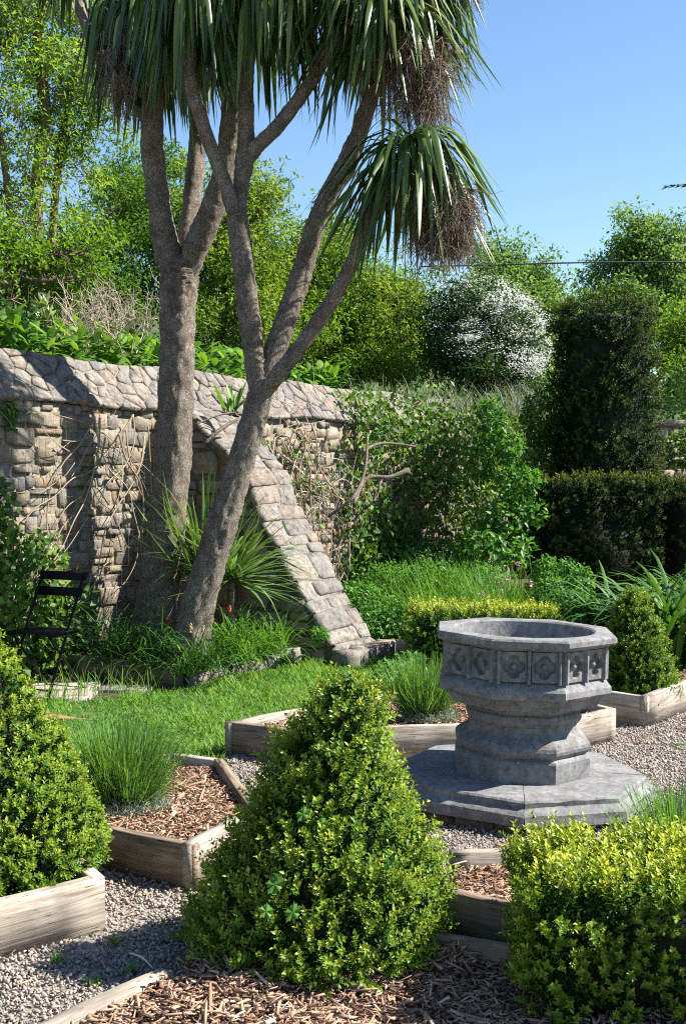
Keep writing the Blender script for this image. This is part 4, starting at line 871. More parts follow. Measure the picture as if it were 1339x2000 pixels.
lavender(828, 1402, 7.30, .14, 1700, .36, .25, 'rounded green lavender bush in the bed directly behind the font')
lavender(1325, 1700, 4.75, .05, 1000, .34, .22, 'green lavender tips showing between font base and square box block')

# ------------------------------------------------------------------ agapanthus and border plants
for px, D, n, L, lab in [(1230, 10.1, 110, .85, 'glossy agapanthus clump with arching strap leaves behind the small box cone'), (1310, 9.7, 190, .95, 'largest glossy agapanthus clump at the border edge'), (1372, 10.4, 130, .95, 'agapanthus clump half out of view beside the yew hedge')]:
    b = at(px, 1250, D); b[2] = .03; e = empty('agapanthus', b, lab, 'agapanthus', 'agapanthus clumps')
    st = np.stack([b+np.array([U(-.16, .16), U(-.16, .16), 0]) for _ in range(n)])
    P, S = arcs(st, U(0, 6.28, n), np.radians(U(55, 88, n)), np.radians(U(-75, 25, n)), U(L*.7, L*1.25, n), 8, bend=1, p=1.9, sway=rng.normal(size=n)*.2)
    W = U(.016, .025, n)[:, None]*np.array([.7, .85, 1, 1, 1, .9, .7, .15])[None, :]; put_leaves(e, [(P, S, W)], 'agap', n, fold=.25)
def leafmass(name, label, cat, ctrs, n, size, mat, kind=None, group=None, asp=.55, shell=True, e=None, part=None):
    """leaves spread through ellipsoids (x,y,z,rx,ry,rz)"""
    c = np.array(ctrs, float); vol = (c[:, 3]*c[:, 4]*c[:, 5])**(2/3); k = rng.choice(len(c), n, p=vol/vol.sum()); d = rvec(n); q = (U(.35, 1, n) if shell else rng.random(n))**.5
    q = q*(1+.16*lump(d*2+c[k, :3], 2.3)); P = c[k, :3]+d*q[:, None]*c[k, 3:]
    ok = P[:, 2] > .01; P, d = P[ok], d[ok]; n = len(P)
    A = nrm(d*.6+rvec(n)+np.array([0, 0, -.1])); N = nrm(d+np.array([0, 0, .8])+rvec(n)*.6); L = U(.7, 1.3, n)*size
    V, Fc = leafarr(P, A, N, L, L*asp); o = mesh(part or name, V, Fc, M[mat], e, rnd=rep(np.clip(.5+.25*lump(P, 3)+rng.normal(size=n)*.22, 0, 1), 4))
    if e is None: tag(o, label, cat, group, kind)
    return o
def bl_(px, py, D, rx, ry, rz=None):
    p = at(px, py, D); return [*p, rx*D/FPX, (rz or rx)*D/FPX, ry*D/FPX]
leafmass('ground_cover', 'mass of nettles and herbs along the foot of the wall', 'ground cover', [bl_(700, 1190, 12.0, 70, 55), bl_(770, 1160, 12.8, 80, 60), bl_(730, 1220, 11.2, 60, 40), bl_(850, 1170, 12.5, 90, 70), bl_(930, 1160, 12.8, 80, 60), bl_(700, 1130, 14, 60, 50), bl_(780, 1110, 14.5, 80, 60), bl_(860, 1110, 14.5, 80, 55), bl_(690, 1230, 11.0, 40, 30), bl_(770, 1215, 11.3, 60, 45)], 26000, .045, 'herb', kind='stuff')
pts = [np.array([*at(U(820, 1040), 1200, D)[:2], .05]) for D in U(11.3, 13.2, 60)]
tuft('tall_grass', 'tall uncut bright green grass before the yew hedge', 'grass', pts, 2300, .72, .0042, (50, 90), (-60, 60), 'grass', spread=.14, k=6, rlim=(0, .55))['kind'] = 'stuff'
leafmass('leafy_weed', 'leafy bright green weed clump beside the agapanthus', 'weed', [bl_(1115, 1185, 10.6, 60, 32), bl_(1080, 1165, 11.2, 40, 40), bl_(1150, 1195, 10.3, 40, 28), bl_(1105, 1130, 11.5, 26, 40), bl_(1135, 1140, 11.2, 24, 36), bl_(1065, 1120, 11.8, 26, 34)], 4200, .045, 'herb')
leafmass('pale_leaf_weed', 'loose feathery weed beside the left edge of the low box block', 'weed', [bl_(765, 1318, 8.9, 36, 26), bl_(800, 1300, 9.1, 30, 26)], 1500, .04, 'herb')
fl = [at(px, py, 11.2) for px, py in [(940, 1160), (950, 1170), (975, 1140), (905, 1175), (992, 1130), (1035, 1140), (978, 1155), (1010, 1100)]]
for i, p in enumerate(fl):
    n = 14; V, Fc = leafarr(np.repeat(p[None], n, 0)+rvec(n)*.012, rvec(n), rvec(n), np.full(n, .026), np.full(n, .02)); o = mesh('mauve_flower', V, Fc, M['mauve'], rnd=rep(rng.random(n), 4)); tag(o, 'small mauve flower head in the tall grass', 'flower', 'mauve flowers in the grass')

# ------------------------------------------------------------------ climbers on the wall
def climber(name, label, blobs, nl, size, mat, stems, cat='climber', nst=.010):
    """blobs: (s, z, rs, rz, p0, p1) on the wall face"""
    b = np.array(blobs, float); e = empty(name, Wp(b[0, 0], .1, 0), label, cat)
    k = rng.choice(len(b), nl, p=(b[:, 2]*b[:, 3])/(b[:, 2]*b[:, 3]).sum()); a = U(0, 6.28, nl); q = np.sqrt(rng.random(nl))*(1+.25*np.sin(a*3+k))
    s = b[k, 0]+np.cos(a)*q*b[k, 2]; z = np.maximum(.02, b[k, 1]+np.sin(a)*q*b[k, 3]); p = U(0, 1, nl)**1.3*(b[k, 5]-b[k, 4])+b[k, 4]
    z2 = np.clip((z-COPZ)/(TOPZ-COPZ), 0, 1); p = p-z2*.27
    P = Wp(s, p, z); N = nrm(WN+rvec(nl)*.7+np.array([0, 0, .5])); A = nrm(np.array([0, 0, -.7])+rvec(nl)); L = U(.65, 1.3, nl)*size
    keepm = lump(P, 4.5)+.35*rng.normal(size=nl) > -.35; P, N, A, L = P[keepm], N[keepm], A[keepm], L[keepm]; m_ = len(P)
    V, Fc = leafarr(P, A, N, L, L*U(.6, .85, m_), .1, .15); mesh('leaves', V, Fc, M[mat], e, rnd=rep(np.clip(.45+.2*lump(P, 3)+rng.normal(size=m_)*.25, 0, 1), 4))
    for pts in stems:
        q_, r_ = spline([Wp(*p_[:3]) for p_ in pts], [p_[3] for p_ in pts], 8*len(pts)); V, Fs = tube(q_, r_, 6); mesh('stem', V, Fs, M['vinestem'], e, rnd=U(0, .75), smooth=True)
    return e
def stem_rand(s, z, n, L, r, dirs=(-.4, .4), p=.09, updown=1):
    pts = []; ss, zz, pp = s, z, p; a = U(*dirs)
    for k in range(n):
        pts.append((ss, pp, max(zz, .02), r*(1-.6*k/n))); a += U(-.45, .45); ss += math.sin(a)*L; zz += math.cos(a)*L*updown; pp = min(max(.06, pp+U(-.03, .035)), .22)
        if zz > COPZ: pp = max(pp-.1, -.05)
    return pts
climber('ivy_shrub', 'glossy ivy shrub on the wall behind the black chair', [(-.4, .55, .5, .6, .05, .45), (.1, .5, .4, .5, .05, .4), (.35, .75, .3, .35, .05, .25), (-.2, 1.1, .4, .4, .05, .25), (.6, .35, .3, .3, .05, .3), (.25, .2, .4, .2, .05, .4)], 4200, .062, 'ivy', [stem_rand(U(-.5, .7), .05, 6, .2, .008) for _ in range(14)])
climber('ivy_sprig', 'small ivy sprig under the coping at the end of the wall', [(.06, 2.05, .08, .12, .04, .10)], 60, .06, 'ivy', [stem_rand(.06, 1.9, 3, .1, .004)])
climber('bare_climber', 'bare brown climber stems on the wall between shadow and thick trunk', [(1.0, 1.6, .3, .4, .05, .12)], 26, .05, 'ivy',
    [stem_rand(U(.75, 1.7), U(1.9, 2.1), 8, .24, U(.004, .010), (-.5, .5), .1, -1) for _ in range(10)]+[stem_rand(U(.4, 1.5), U(1.2, 2.1), 5, .16, .004, (-1.5, 1.5), .1, -1) for _ in range(16)])
stems2 = [stem_rand(U(2.5, 4.6), U(1.7, 2.15), 7, .2, U(.006, .012), (-.9, .9), .12, -1) for _ in range(34)]+[stem_rand(U(2.4, 4.6), U(1.2, 2.3), 6, .14, .004, (-2, 2), .13, -1) for _ in range(60)]+[stem_rand(U(3.2, 5.5), .1, 9, .22, U(.006, .010)) for _ in range(12)]
climber('tangled_climber', 'tangled half bare climber with pale stems right of the buttress', [(3.0, 1.8, .5, .25, .06, .2), (3.6, 1.6, .5, .5, .05, .2), (4.1, 1.2, .3, .8, .05, .2), (3.4, 1.0, .3, .5, .04, .15), (4.6, 1.65, .5, .35, .05, .25)], 380, .062, 'ivy', stems2)
climber('wall_ivy', 'thick bright ivy curtain covering the end of the wall', [(5.6, 2.2, .45, .4, .08, .45), (6.3, 2.1, .9, .5, .08, .5), (5.35, 1.2, .4, 1.0, .05, .35), (5.9, .7, .6, .6, .05, .4), (7.2, 1.9, 1.0, .7, .08, .6), (6.6, .9, .8, .8, .05, .5), (8.2, 1.5, 1.1, 1.2, .1, .7), (9.4, 1.6, 1.0, 1.1, .1, .7)], 9000, .08, 'ivy', [stem_rand(U(4.8, 7), .1, 10, .22, .008) for _ in range(14)])
# pale fallen boughs caught in the climber
e = empty('dead_bough', Wp(4.3, .2, 1.2), 'curved pale dead bough hanging in the tangled climber', 'branch')
for pts in ([(690, 985, 11.9, 7), (715, 935, 12.2, 8), (760, 932, 12.3, 9), (798, 918, 12.4, 11)], [(640, 1010, 11.9, 6), (690, 970, 11.9, 7), (712, 920, 12.2, 6), (718, 850, 12.5, 5)], [(705, 882, 12.4, 6), (745, 866, 12.7, 6), (810, 872, 12.8, 5)]): limb('bough', pts, e, 'bark', 7, .05, .03)
e = empty('dead_stick', at(420, 845, 10.5), 'pale straight stick lying on the top of the buttress', 'stick')
limb('stick', [(398, 868, 10.62, 7), (432, 838, 10.7, 8), (470, 816, 10.85, 6)], e, 'bark', 7, .04, .02)
limb('side_shoot', [(380, 830, 10.7, 3), (430, 810, 10.85, 4), (475, 808, 10.95, 3)], e, 'bark', 5, .04, .02)
# tall leafy shrub in front of the wall end
leafmass('elder_shrub', 'upright leafy elder shrub before the ivy at the wall end', 'shrub', [bl_(958, 825, 14.3, 26, 46), bl_(990, 870, 14.1, 28, 30), bl_(1012, 945, 13.9, 48, 34), bl_(985, 1015, 13.8, 60, 42), bl_(938, 900, 14.3, 30, 44), bl_(1030, 1000, 13.7, 36, 26), bl_(960, 1070, 13.6, 78, 40)], 2700, .085, 'herb')
leafmass('bronze_shrub', 'dark shrub with bronze shoots left of the yew column', 'shrub', [bl_(1060, 820, 15.4, 45, 55), bl_(1075, 880, 15.4, 40, 70), bl_(1040, 960, 15.0, 50, 90)], 3000, .07, 'ivy')
# fern and small plants on the wall
e = empty('wall_fern', Wp(2.3, .05, 2.15), 'upright hart tongue fern growing on the wall above the buttress', 'fern')
for k in range(14):
    c = at(448+U(-14, 14), 806, 10.95); V, Fq = broadleaf(c, U(0, 6.28), U(.9, 1.5), U(.2, .34), .045, U(.2, .9), 8); mesh('frond', V, Fq, M['dock'], e, rnd=U(.3, .9), smooth=True)
leafmass('wall_weed', 'small green weed growing low on the shaded buttress side', 'weed', [bl_(622, 1240, 10.05, 20, 14)], 220, .035, 'herb')
# wire netting fixed to the wall
b_ = Bag()
for s in np.arange(-.4, 1.75, .075): P = np.stack([Wp(s+U(-.006, .006), .075+U(-.01, .012), z) for z in np.linspace(.2, 2.05, 8)])[None]; V, F4, m = twigs(P, np.full((1, 8), .0011)); b_.add(V, F4, .4)
for z in np.arange(.2, 2.08, .15): P = np.stack([Wp(s, .078+U(-.01, .012), z+U(-.012, .012)) for s in np.linspace(-.4, 1.72, 14)])[None]; V, F4, m = twigs(P, np.full((1, 14), .0011)); b_.add(V, F4, .6)
tag(b_.build('wire_netting', M['wire']), 'thin rusty square wire netting hung on the sunlit wall', 'netting')
# ------------------------------------------------------------------ planting on the bank above the wall
variants = []
for v in range(4):
    lv = []
    for k in range(34):
        V, Fq = broadleaf(np.array([U(-.12, .12), U(-.12, .12), U(-.05, .22)]), U(0, 6.28), U(-.1, 1.2), U(.10, .21), U(.04, .075), U(.3, 1.1), 5); lv.append(mesh_data('leaf', V, Fq, M['dock'], rnd=U(0, 1), smooth=True))
    variants.append(lv)
def bankplant(s, p, sc, label, z=2.54):
    e = empty('broad_leaved_plant', Wp(s, p, z), label, 'plant', 'leafy plants along the wall top'); e.rotation_euler[2] = U(0, 6.28); e.scale = (sc,)*3
    for me in variants[rng.integers(0, 4)]:
        o = bpy.data.objects.new('leaf', me); COL.objects.link(o); o.parent = e
for s in np.arange(.5, 6.3, .21):
    bankplant(s+U(-.08, .08), -.55+U(-.12, .06), U(.95, 1.4), 'bright green broad leaved plant on the wall top '+('before the bare twiggy bush' if s < 1.35 else 'above the buttress' if s < 2.7 else 'above the tangled climber'))
for s in np.arange(1.0, 6.0, .42):
    bankplant(s+U(-.1, .1), -1.0+U(-.2, .2), U(1.1, 1.6), 'bright green broad leaved plant on the bank, behind those on the wall top', 2.6)
e = empty('dry_twig_bush', Wp(1.3, -1.2, 2.4), 'bare tan twiggy bush above the wall beside the tall tree', 'bush')
st = np.stack([at(U(120, 270), 690, D) for D in U(11.2, 12.4, 60)]); P = wander(st, rvec(60)*.45+np.array([0, 0, 1]), U(.35, .75, 60), 7, .22); V, F4, m = twigs(P, np.linspace(.006, .0025, 7)[None]*np.ones((60, 1))); mesh('stems', V, F4, M['vinestem'], e, rnd=rep(U(.3, 1, 60), m))
s2 = P[np.repeat(np.arange(60), 9), rng.integers(2, 7, 540)]; P2 = wander(s2, rvec(540)*.9+np.array([0, 0, .5]), U(.1, .32, 540), 5, .35); V, F4, m = twigs(P2, np.linspace(.003, .0013, 5)[None]*np.ones((540, 1))); mesh('twigs', V, F4, M['vinestem'], e, rnd=rep(U(0, .9, 540), m))
e = empty('variegated_shrub', at(88, 690, 11.0), 'slender cream leaved shrub on the bank above the wall', 'shrub')
limb('stem', [(105, 690, 11, 7), (92, 650, 11, 6), (84, 600, 11, 4)], e, 'bark', 6); limb('stem', [(112, 690, 11, 6), (110, 650, 11, 5), (98, 605, 11, 3)], e, 'bark', 6)
n = 46; c = at(86, 612, 11); V, Fc = leafarr(c+rvec(n)*np.array([.07, .07, .09]), nrm(rvec(n)+np.array([0, 0, 1.0])), rvec(n), U(.09, .14, n), U(.035, .05, n)); mesh('leaves', V, Fc, M['blossom'] if False else M['cordy_young'], e, rnd=rep(U(.7, 1, n), 4))
P = np.stack([at(U(680, 1060), 745, D) for D in U(15.5, 19, 70)])
P[:, 2] = 2.35
tuft('bank_grass', 'long grey green grass on the bank below the white hawthorn', 'grass', P, 1500, .5, .005, (45, 90), (-40, 60), 'lavgrey', spread=.15, rlim=(0, .3))['kind'] = 'stuff'
leafmass('dark_bank_shrub', 'dark evergreen shrub on the bank at the end of the wall', 'shrub', [bl_(30, 640, 11.3, 60, 35), bl_(-30, 620, 11.3, 60, 50)], 2200, .06, 'hawleaf')

# ------------------------------------------------------------------ trees on the bank
def tree(name, label, trunk, blobs, ntip, perclump, clump, leaf, mat, bark='ivytrunk', nbr=60, asp=.5, group='trees on the bank behind the wall', cat='tree', extra=None, twig=True, hang=.2, z0=None):
    """trunk: list of limb rows (px,py,D,w); blobs: (px,py,D,rx,ry) ellipsoids of the crown"""
    b = np.array([bl_(*q) for q in blobs]); base = at(*trunk[0][0][:3]); e = empty(name, base, label, cat, group)
    for tr in trunk: limb('trunk', tr, e, bark, 10, .14, .03)
    k = rng.choice(len(b), ntip, p=(b[:, 3]*b[:, 5])/(b[:, 3]*b[:, 5]).sum()); d = rvec(ntip); q = rng.random(ntip)**.4; tips = b[k, :3]+d*q[:, None]*b[k, 3:]
    tp = np.concatenate([spline([at(*r[:3]) for r in tr], [1]*len(tr), 24)[0] for tr in trunk])
    # each branch leaves the trunk below its tip and bends out to it
    m = min(nbr, ntip); sel = rng.choice(ntip, m, replace=False); T = tips[sel]
    dist = np.linalg.norm(tp[None]-T[:, None]+np.array([0, 0, .0]), axis=2)+np.maximum(0, tp[None, :, 2]-T[:, None, 2]+.3)*3; S_ = tp[np.argmin(dist, axis=1)]
    u = np.linspace(0, 1, 8)[None, :, None]; mid = S_*.45+T*.55+rng.normal(size=(m, 3))*.14+np.array([0, 0, -.02])
    P = (1-u)**2*S_[:, None]+2*u*(1-u)*mid[:, None]+u**2*T[:, None]+np.cumsum(rng.normal(size=(m, 8, 3))*.03, axis=1)*np.minimum(1, u*3)
    ln = np.linalg.norm(T-S_, axis=1); V, F4, mm = twigs(P, np.linspace(1, .22, 8)[None]*np.clip(.012*ln, .006, .05)[:, None], 5); mesh('branches', V, F4, M[bark], e, rnd=rep(rng.random(m), mm), smooth=True)
    if twig:
        nt_ = m*5; s2 = P[np.repeat(np.arange(m), 5), rng.integers(2, 8, nt_)]; P2 = wander(s2, rvec(nt_)+np.array([0, 0, .25]), U(.3, .9, nt_), 5, .25); V, F4, mm = twigs(P2, np.linspace(.008, .003, 5)[None]*np.ones((nt_, 1)), 3); tag(mesh('twigs', V, F4, M[bark], e, rnd=rep(rng.random(nt_), mm)), kind='stuff')
        tips = np.concatenate([tips, P2[rng.random(nt_) < .5, -1]])
    N = len(tips); n = N*perclump; cc = np.repeat(tips, perclump, 0); cs = np.repeat(U(.6, 1.35, N)*clump, perclump)
    dd = rvec(n); rr = rng.random(n)**.5; Pp = cc+dd*(cs*rr)[:, None]*np.array([1, 1, .7]); cr = np.repeat(rng.random(N), perclump)
    A = nrm(dd*.7+rvec(n)+np.array([0, 0, -hang])); Nn = nrm(np.array([0, 0, 1.])+rvec(n)*.8); L = U(.65, 1.3, n)*leaf
    V, Fc = leafarr(Pp, A, Nn, L, L*asp); mesh('crown', V, Fc, M[mat], e, rnd=rep(np.clip(.5*cr+.5*rng.random(n), 0, 1), 4))
    return e, tips
G = 'trees on the bank behind the wall'
tree('ash_tree', 'tall ivy clad tree with open pale green crown above the wall', [[(75, 720, 17, 26), (78, 560, 17, 24), (72, 380, 17, 26), (88, 220, 17, 26), (75, 90, 17, 20), (90, -80, 17, 16)], [(95, 700, 17.4, 16), (105, 420, 17.4, 16), (130, 220, 17.4, 14), (165, 60, 17.4, 11), (190, -100, 17.4, 9)], [(40, 720, 16.6, 15), (20, 400, 16.6, 15), (-10, 200, 16.6, 12), (-30, 0, 16.6, 9)]],
    [(60, 70, 17, 90, 80), (150, 30, 17.5, 70, 60), (20, 200, 16.5, 55, 70), (130, 180, 17, 60, 60), (185, 130, 17.5, 45, 60), (55, 320, 16.5, 60, 60), (160, 290, 17.5, 55, 50), (20, 420, 16.5, 60, 60), (100, -60, 17, 140, 60), (5, 40, 16.5, 60, 80), (200, 220, 17.5, 50, 60)], 105, 46, .27, .085, 'treelight', nbr=150, asp=.38)
e, _ = tree('leaning_tree', 'old dark leaning limb reaching over the bank under the tall tree', [[(-90, 640, 14.5, 40), (-20, 580, 14.5, 34), (25, 535, 14.6, 27), (75, 510, 14.8, 20), (130, 494, 15, 13), (180, 500, 15.2, 8)], [(40, 545, 14.6, 9), (100, 548, 14.7, 8), (150, 540, 14.8, 5)]], [(10, 500, 14.9, 70, 50), (130, 540, 15.2, 60, 50), (40, 590, 15.2, 60, 40)], 60, 50, .26, .075, 'treemid', bark='bark_dark', nbr=24)
tree('willow_shrub', 'dense green willow shrub below the tall ivy clad tree', [[(190, 760, 19, 20), (200, 560, 19, 15), (215, 420, 19, 8)], [(150, 760, 18.5, 14), (130, 560, 18.5, 10), (120, 440, 18.5, 6)]], [(215, 440, 19, 95, 85), (140, 500, 18.5, 80, 70), (250, 540, 18.5, 90, 80), (90, 570, 18.3, 90, 70), (190, 620, 18, 120, 60), (300, 470, 19.5, 70, 70), (290, 390, 20, 60, 60), (240, 340, 20, 55, 55), (320, 330, 20.5, 40, 50)], 300, 70, .30, .082, 'willow_dark', nbr=60, asp=.36)
tree('willow_shrub', 'tall bright willow seen between the branches of the cabbage trees', [[(430, 760, 19, 18), (440, 560, 19, 14), (455, 400, 19, 8)], [(470, 760, 19.4, 14), (500, 560, 19.4, 10), (510, 430, 19.4, 6)]], [(440, 400, 19, 60, 80), (500, 420, 19.5, 60, 70), (400, 500, 19, 70, 80), (470, 530, 18.6, 80, 80), (540, 520, 19, 60, 80), (430, 620, 18.3, 90, 60), (520, 630, 18.5, 80, 70), (505, 370, 19.5, 35, 40), (360, 450, 19.5, 50, 70)], 330, 70, .28, .082, 'willow_yellow', nbr=60, asp=.36)
tree('willow_shrub', 'rounded willow shrub behind the leaning cabbage tree branches', [[(620, 760, 20, 16), (625, 600, 20, 12), (630, 500, 20, 7)]], [(590, 520, 20, 50, 80), (640, 510, 20.5, 60, 60), (690, 510, 20.5, 50, 55), (600, 620, 19.5, 70, 70), (670, 610, 19.8, 80, 70), (730, 570, 20.2, 60, 60), (650, 690, 19, 90, 50), (665, 455, 21, 40, 30)], 270, 70, .28, .08, 'treemid', nbr=50, asp=.36)
tree('willow_shrub', 'low green willow shrub next to the white hawthorn', [[(770, 780, 19.5, 14), (770, 650, 19.5, 10), (775, 580, 19.5, 6)]], [(760, 590, 19.8, 50, 60), (800, 640, 19.5, 45, 60), (740, 660, 19.3, 60, 60), (790, 710, 19, 60, 40), (720, 710, 19, 60, 40), (790, 575, 20.5, 40, 30)], 200, 68, .27, .076, 'willow_yellow', nbr=40, asp=.36)
# hawthorn in blossom
hb = [(870, 620, 18.4, 50, 55), (930, 620, 18.5, 80, 75), (990, 660, 18.3, 75, 75), (900, 690, 18.0, 70, 60), (960, 720, 17.8, 90, 45), (1020, 700, 18, 50, 50), (860, 680, 18.3, 40, 60)]
e, tips = tree('hawthorn', 'dark hawthorn covered in white blossom beyond the wall', [[(930, 800, 18.4, 14), (930, 690, 18.4, 11), (940, 610, 18.4, 6)]], hb, 330, 44, .26, .06, 'hawleaf', bark='bark_dark', nbr=50, asp=.7)
b = np.array([bl_(*q) for q in hb]); n = 190; k = rng.choice(len(b), n, p=(b[:, 3]*b[:, 5])/(b[:, 3]*b[:, 5]).sum()); d = nrm(rvec(n)+np.array([.55, -.55, .55])); P = b[k, :3]+d*b[k, 3:]*U(.85, 1.12, n)[:, None]
m = 60; nn = n*m; Q = np.repeat(P, m, 0)+rng.normal(size=(nn, 3))*np.repeat(U(.5, 1.3, n), m)[:, None]*np.array([.10, .09, .045]); V, Fc = leafarr(Q, rvec(nn)*np.array([1, 1, .3]), nrm(np.array([0, 0, 1.])+rvec(nn)*.6), U(.018, .036, nn), U(.016, .03, nn)); mesh('blossom', V, Fc, M['blossom'], e, rnd=rep(rng.random(nn), 4))
tree('birch_tree', 'slender pale tree with open twigs behind the hawthorn', [[(985, 800, 34, 7), (990, 620, 34, 6), (985, 520, 34, 4), (965, 440, 34, 2)], [(1010, 800, 34, 6), (1030, 600, 34, 4), (1060, 520, 34, 2)]], [(980, 540, 34, 50, 45), (960, 490, 34, 25, 40), (1030, 560, 34, 50, 35), (1070, 590, 34, 45, 40), (1000, 600, 33, 80, 50), (1100, 620, 33, 50, 45), (950, 580, 33, 40, 50)], 190, 46, .42, .13, 'treefar', nbr=90)
tree('maple_tree', 'spreading tree with twiggy top behind the yew column', [[(1245, 820, 36, 8), (1245, 620, 36, 7), (1240, 520, 36, 5), (1245, 410, 36, 2)], [(1300, 820, 36, 8), (1310, 600, 36, 6), (1330, 460, 36, 3)]], [(1190, 560, 36, 60, 40), (1250, 530, 36, 70, 45), (1310, 530, 36, 60, 60), (1250, 460, 36, 50, 40), (1320, 460, 36, 40, 40), (1160, 600, 35, 50, 40), (1330, 600, 35, 50, 60), (1240, 600, 35, 90, 50)], 230, 46, .45, .13, 'treefar', nbr=110)
tree('dark_hedgerow_tree', 'dark leafy tree low behind the yew column', [[(1330, 860, 27, 10), (1330, 720, 27, 7), (1335, 640, 27, 4)]], [(1320, 650, 27, 50, 60), (1330, 740, 26, 50, 60), (1350, 700, 27, 60, 80), (1090, 690, 26, 45, 70), (1075, 760, 24, 50, 50)], 150, 60, .36, .10, 'treemid', nbr=40)
tree('far_thicket_tree', 'distant green tree closing the view behind the willow shrubs', [[(560, 800, 34, 8), (560, 620, 34, 6), (555, 480, 34, 3)]], [(480, 600, 34, 120, 90), (650, 620, 34, 130, 70), (780, 650, 34, 110, 60), (330, 620, 33, 120, 80), (180, 640, 32, 140, 60), (20, 640, 32, 120, 60), (1000, 690, 34, 140, 60), (1180, 690, 34, 100, 60)], 300, 40, .62, .18, 'treemid', nbr=40, twig=False)
leafmass('bank_bush', 'loose pale bush on the bank beyond the far wall', 'bush', [bl_(1330, 760, 21.5, 60, 45), bl_(1400, 740, 21.5, 80, 70), bl_(1330, 797, 20.6, 50, 22), bl_(1400, 797, 20.9, 50, 22)], 2600, .08, 'treefar')
leafmass('border_shrub', 'green shrub against the far wall beside the yew column', 'shrub', [bl_(1335, 880, 16.6, 45, 42), bl_(1385, 860, 16.8, 60, 60)], 1700, .07, 'ivy')
# overhead cable and palm frond
b_ = Bag(); xs = np.linspace(820, 1500, 40); q = np.stack([at(x, 519-8*((x-820)/600)-0+3.0*math.cos((x-820)/680*math.pi*2)*.6, 30.0) for x in xs]); V, Fs = tube(q, np.full(40, .020), 5); b_.add(V, Fs, .5); tag(b_.build('overhead_cable', M['cable']), 'thin black overhead cable across the sky beyond the hawthorn', 'cable')
pb = at(1640, 900, 21.0); pb[2] = 1.9; pc = at(1640, 405, 21.0); e = empty('palm_tree', pb, 'palm with dark feathery frond tip against the blue sky', 'palm')
V, Fs = tube(*spline([pb, (pb+pc)/2+np.array([.1, 0, 0]), pc], [.17, .14, .12], 40), 14, noise=bnoise(.06)); mesh('trunk', V, Fs, M['bark_dark'], e, rnd=.5, smooth=True)
tipt = at(1294, 365, 21.0)
for k in range(15):
    if k == 0: end = tipt; mid = (pc+tipt)/2+np.array([0, 0, .42])
    else:
        az_ = k*2*math.pi/15+math.pi; end = pc+np.array([math.cos(az_)*2.3, math.sin(az_)*2.3, U(-1.1, .9)]); mid = (pc+end)/2+np.array([0, 0, U(.5, .8)])
    if k and end[0] < pc[0]-1.2: end = pc+(end-pc)*.8
    u = np.linspace(0, 1, 26)[:, None]; P = (1-u)**2*pc+2*u*(1-u)*mid+u**2*end; V, Fs = tube(P, np.linspace(.022, .006, 26), 5); fr_ = mesh('frond', V, Fs, M['palm'], e, rnd=.3)
    n = 150; u = rng.random(n)**.8; i = (u*24.99).astype(int); T = nrm(P[np.minimum(i+1, 25)]-P[np.maximum(i-1, 0)]); S = nrm(np.cross(T, np.array([0, 0, 1.])))*np.where(rng.random(n) < .5, 1, -1)[:, None]
    V, Fc = leafarr(P[i], nrm(T*1.2+S*.7+rvec(n)*.15+np.array([0, 0, -.2])), rvec(n), (.16+.24*(1-u)), np.full(n, .026)); mesh('leaflets', V, Fc, M['palm'], fr_, rnd=rep(rng.random(n), 4), local=False)

# ------------------------------------------------------------------ gravel, bark mulch, lawn grass
def rotm(n):
    q = nrm(rng.normal(size=(n, 4))); w_, x, y, z = q.T
    return np.stack([np.stack([1-2*(y*y+z*z), 2*(x*y-z*w_), 2*(x*z+y*w_)], 1), np.stack([2*(x*y+z*w_), 1-2*(x*x+z*z), 2*(y*z-x*w_)], 1), np.stack([2*(x*z-y*w_), 2*(y*z+x*w_), 1-2*(x*x+y*y)], 1)], 1)
GR = [(-1.7, 3.2), (2.2, 3.2), (3.3, 5.2), (4.1, 9.3), (1.6, 9.2), (1.3, 7.4), (-.7, 6.85), (-.6, 6.2), (-2.2, 5.2)]
def near_edge(q, poly): return inpoly(q[:, 0], q[:, 1], poly)
q = sample_poly(GR, 135000); ok = np.ones(len(q), bool)
for k in 'ABCDEF': ok &= ~near_edge(q, BEDS[k])
ok &= ~(np.hypot(q[:, 0]-.894, q[:, 1]-6.0) < .56); ok &= ~inpoly(q[:, 0], q[:, 1], LAWN)
pxs = 669.5+FPX*q[:, 0]/q[:, 1]; ok &= (pxs > -80) & (pxs < 1600); q = q[ok]; n = len(q)
sz = U(.0034, .0074, n)*(1+.6*(rng.random(n) < .07)); OC = np.array([(1, 0, 0), (-1, 0, 0), (0, 1, 0), (0, -1, 0), (0, 0, 1), (0, 0, -1.)])
OF = np.array([(0, 2, 4), (2, 1, 4), (1, 3, 4), (3, 0, 4), (2, 0, 5), (1, 2, 5), (3, 1, 5), (0, 3, 5)])
Vp = OC[None]*(sz[:, None, None]*1.15)*(np.array([1.25, 1, .75])*U(.7, 1.2, n, 3))[:, None, :]+rng.normal(size=(n, 6, 3))*(sz*.28)[:, None, None]
Vp = np.einsum('nij,nkj->nki', rotm(n), Vp); Vp += np.column_stack([q, sz*.4+.007*lump(np.column_stack([q, q[:, :1]]), 3)+U(-.002, .006, n)])[:, None, :]
tag(mesh('gravel', Vp, (np.arange(n)[:, None, None]*6+OF[None]).reshape(-1, 3), M['pebble'], rnd=rep(rng.random(n), 6)), 'grey and buff gravel of the path between the beds', 'gravel', None, 'stuff')
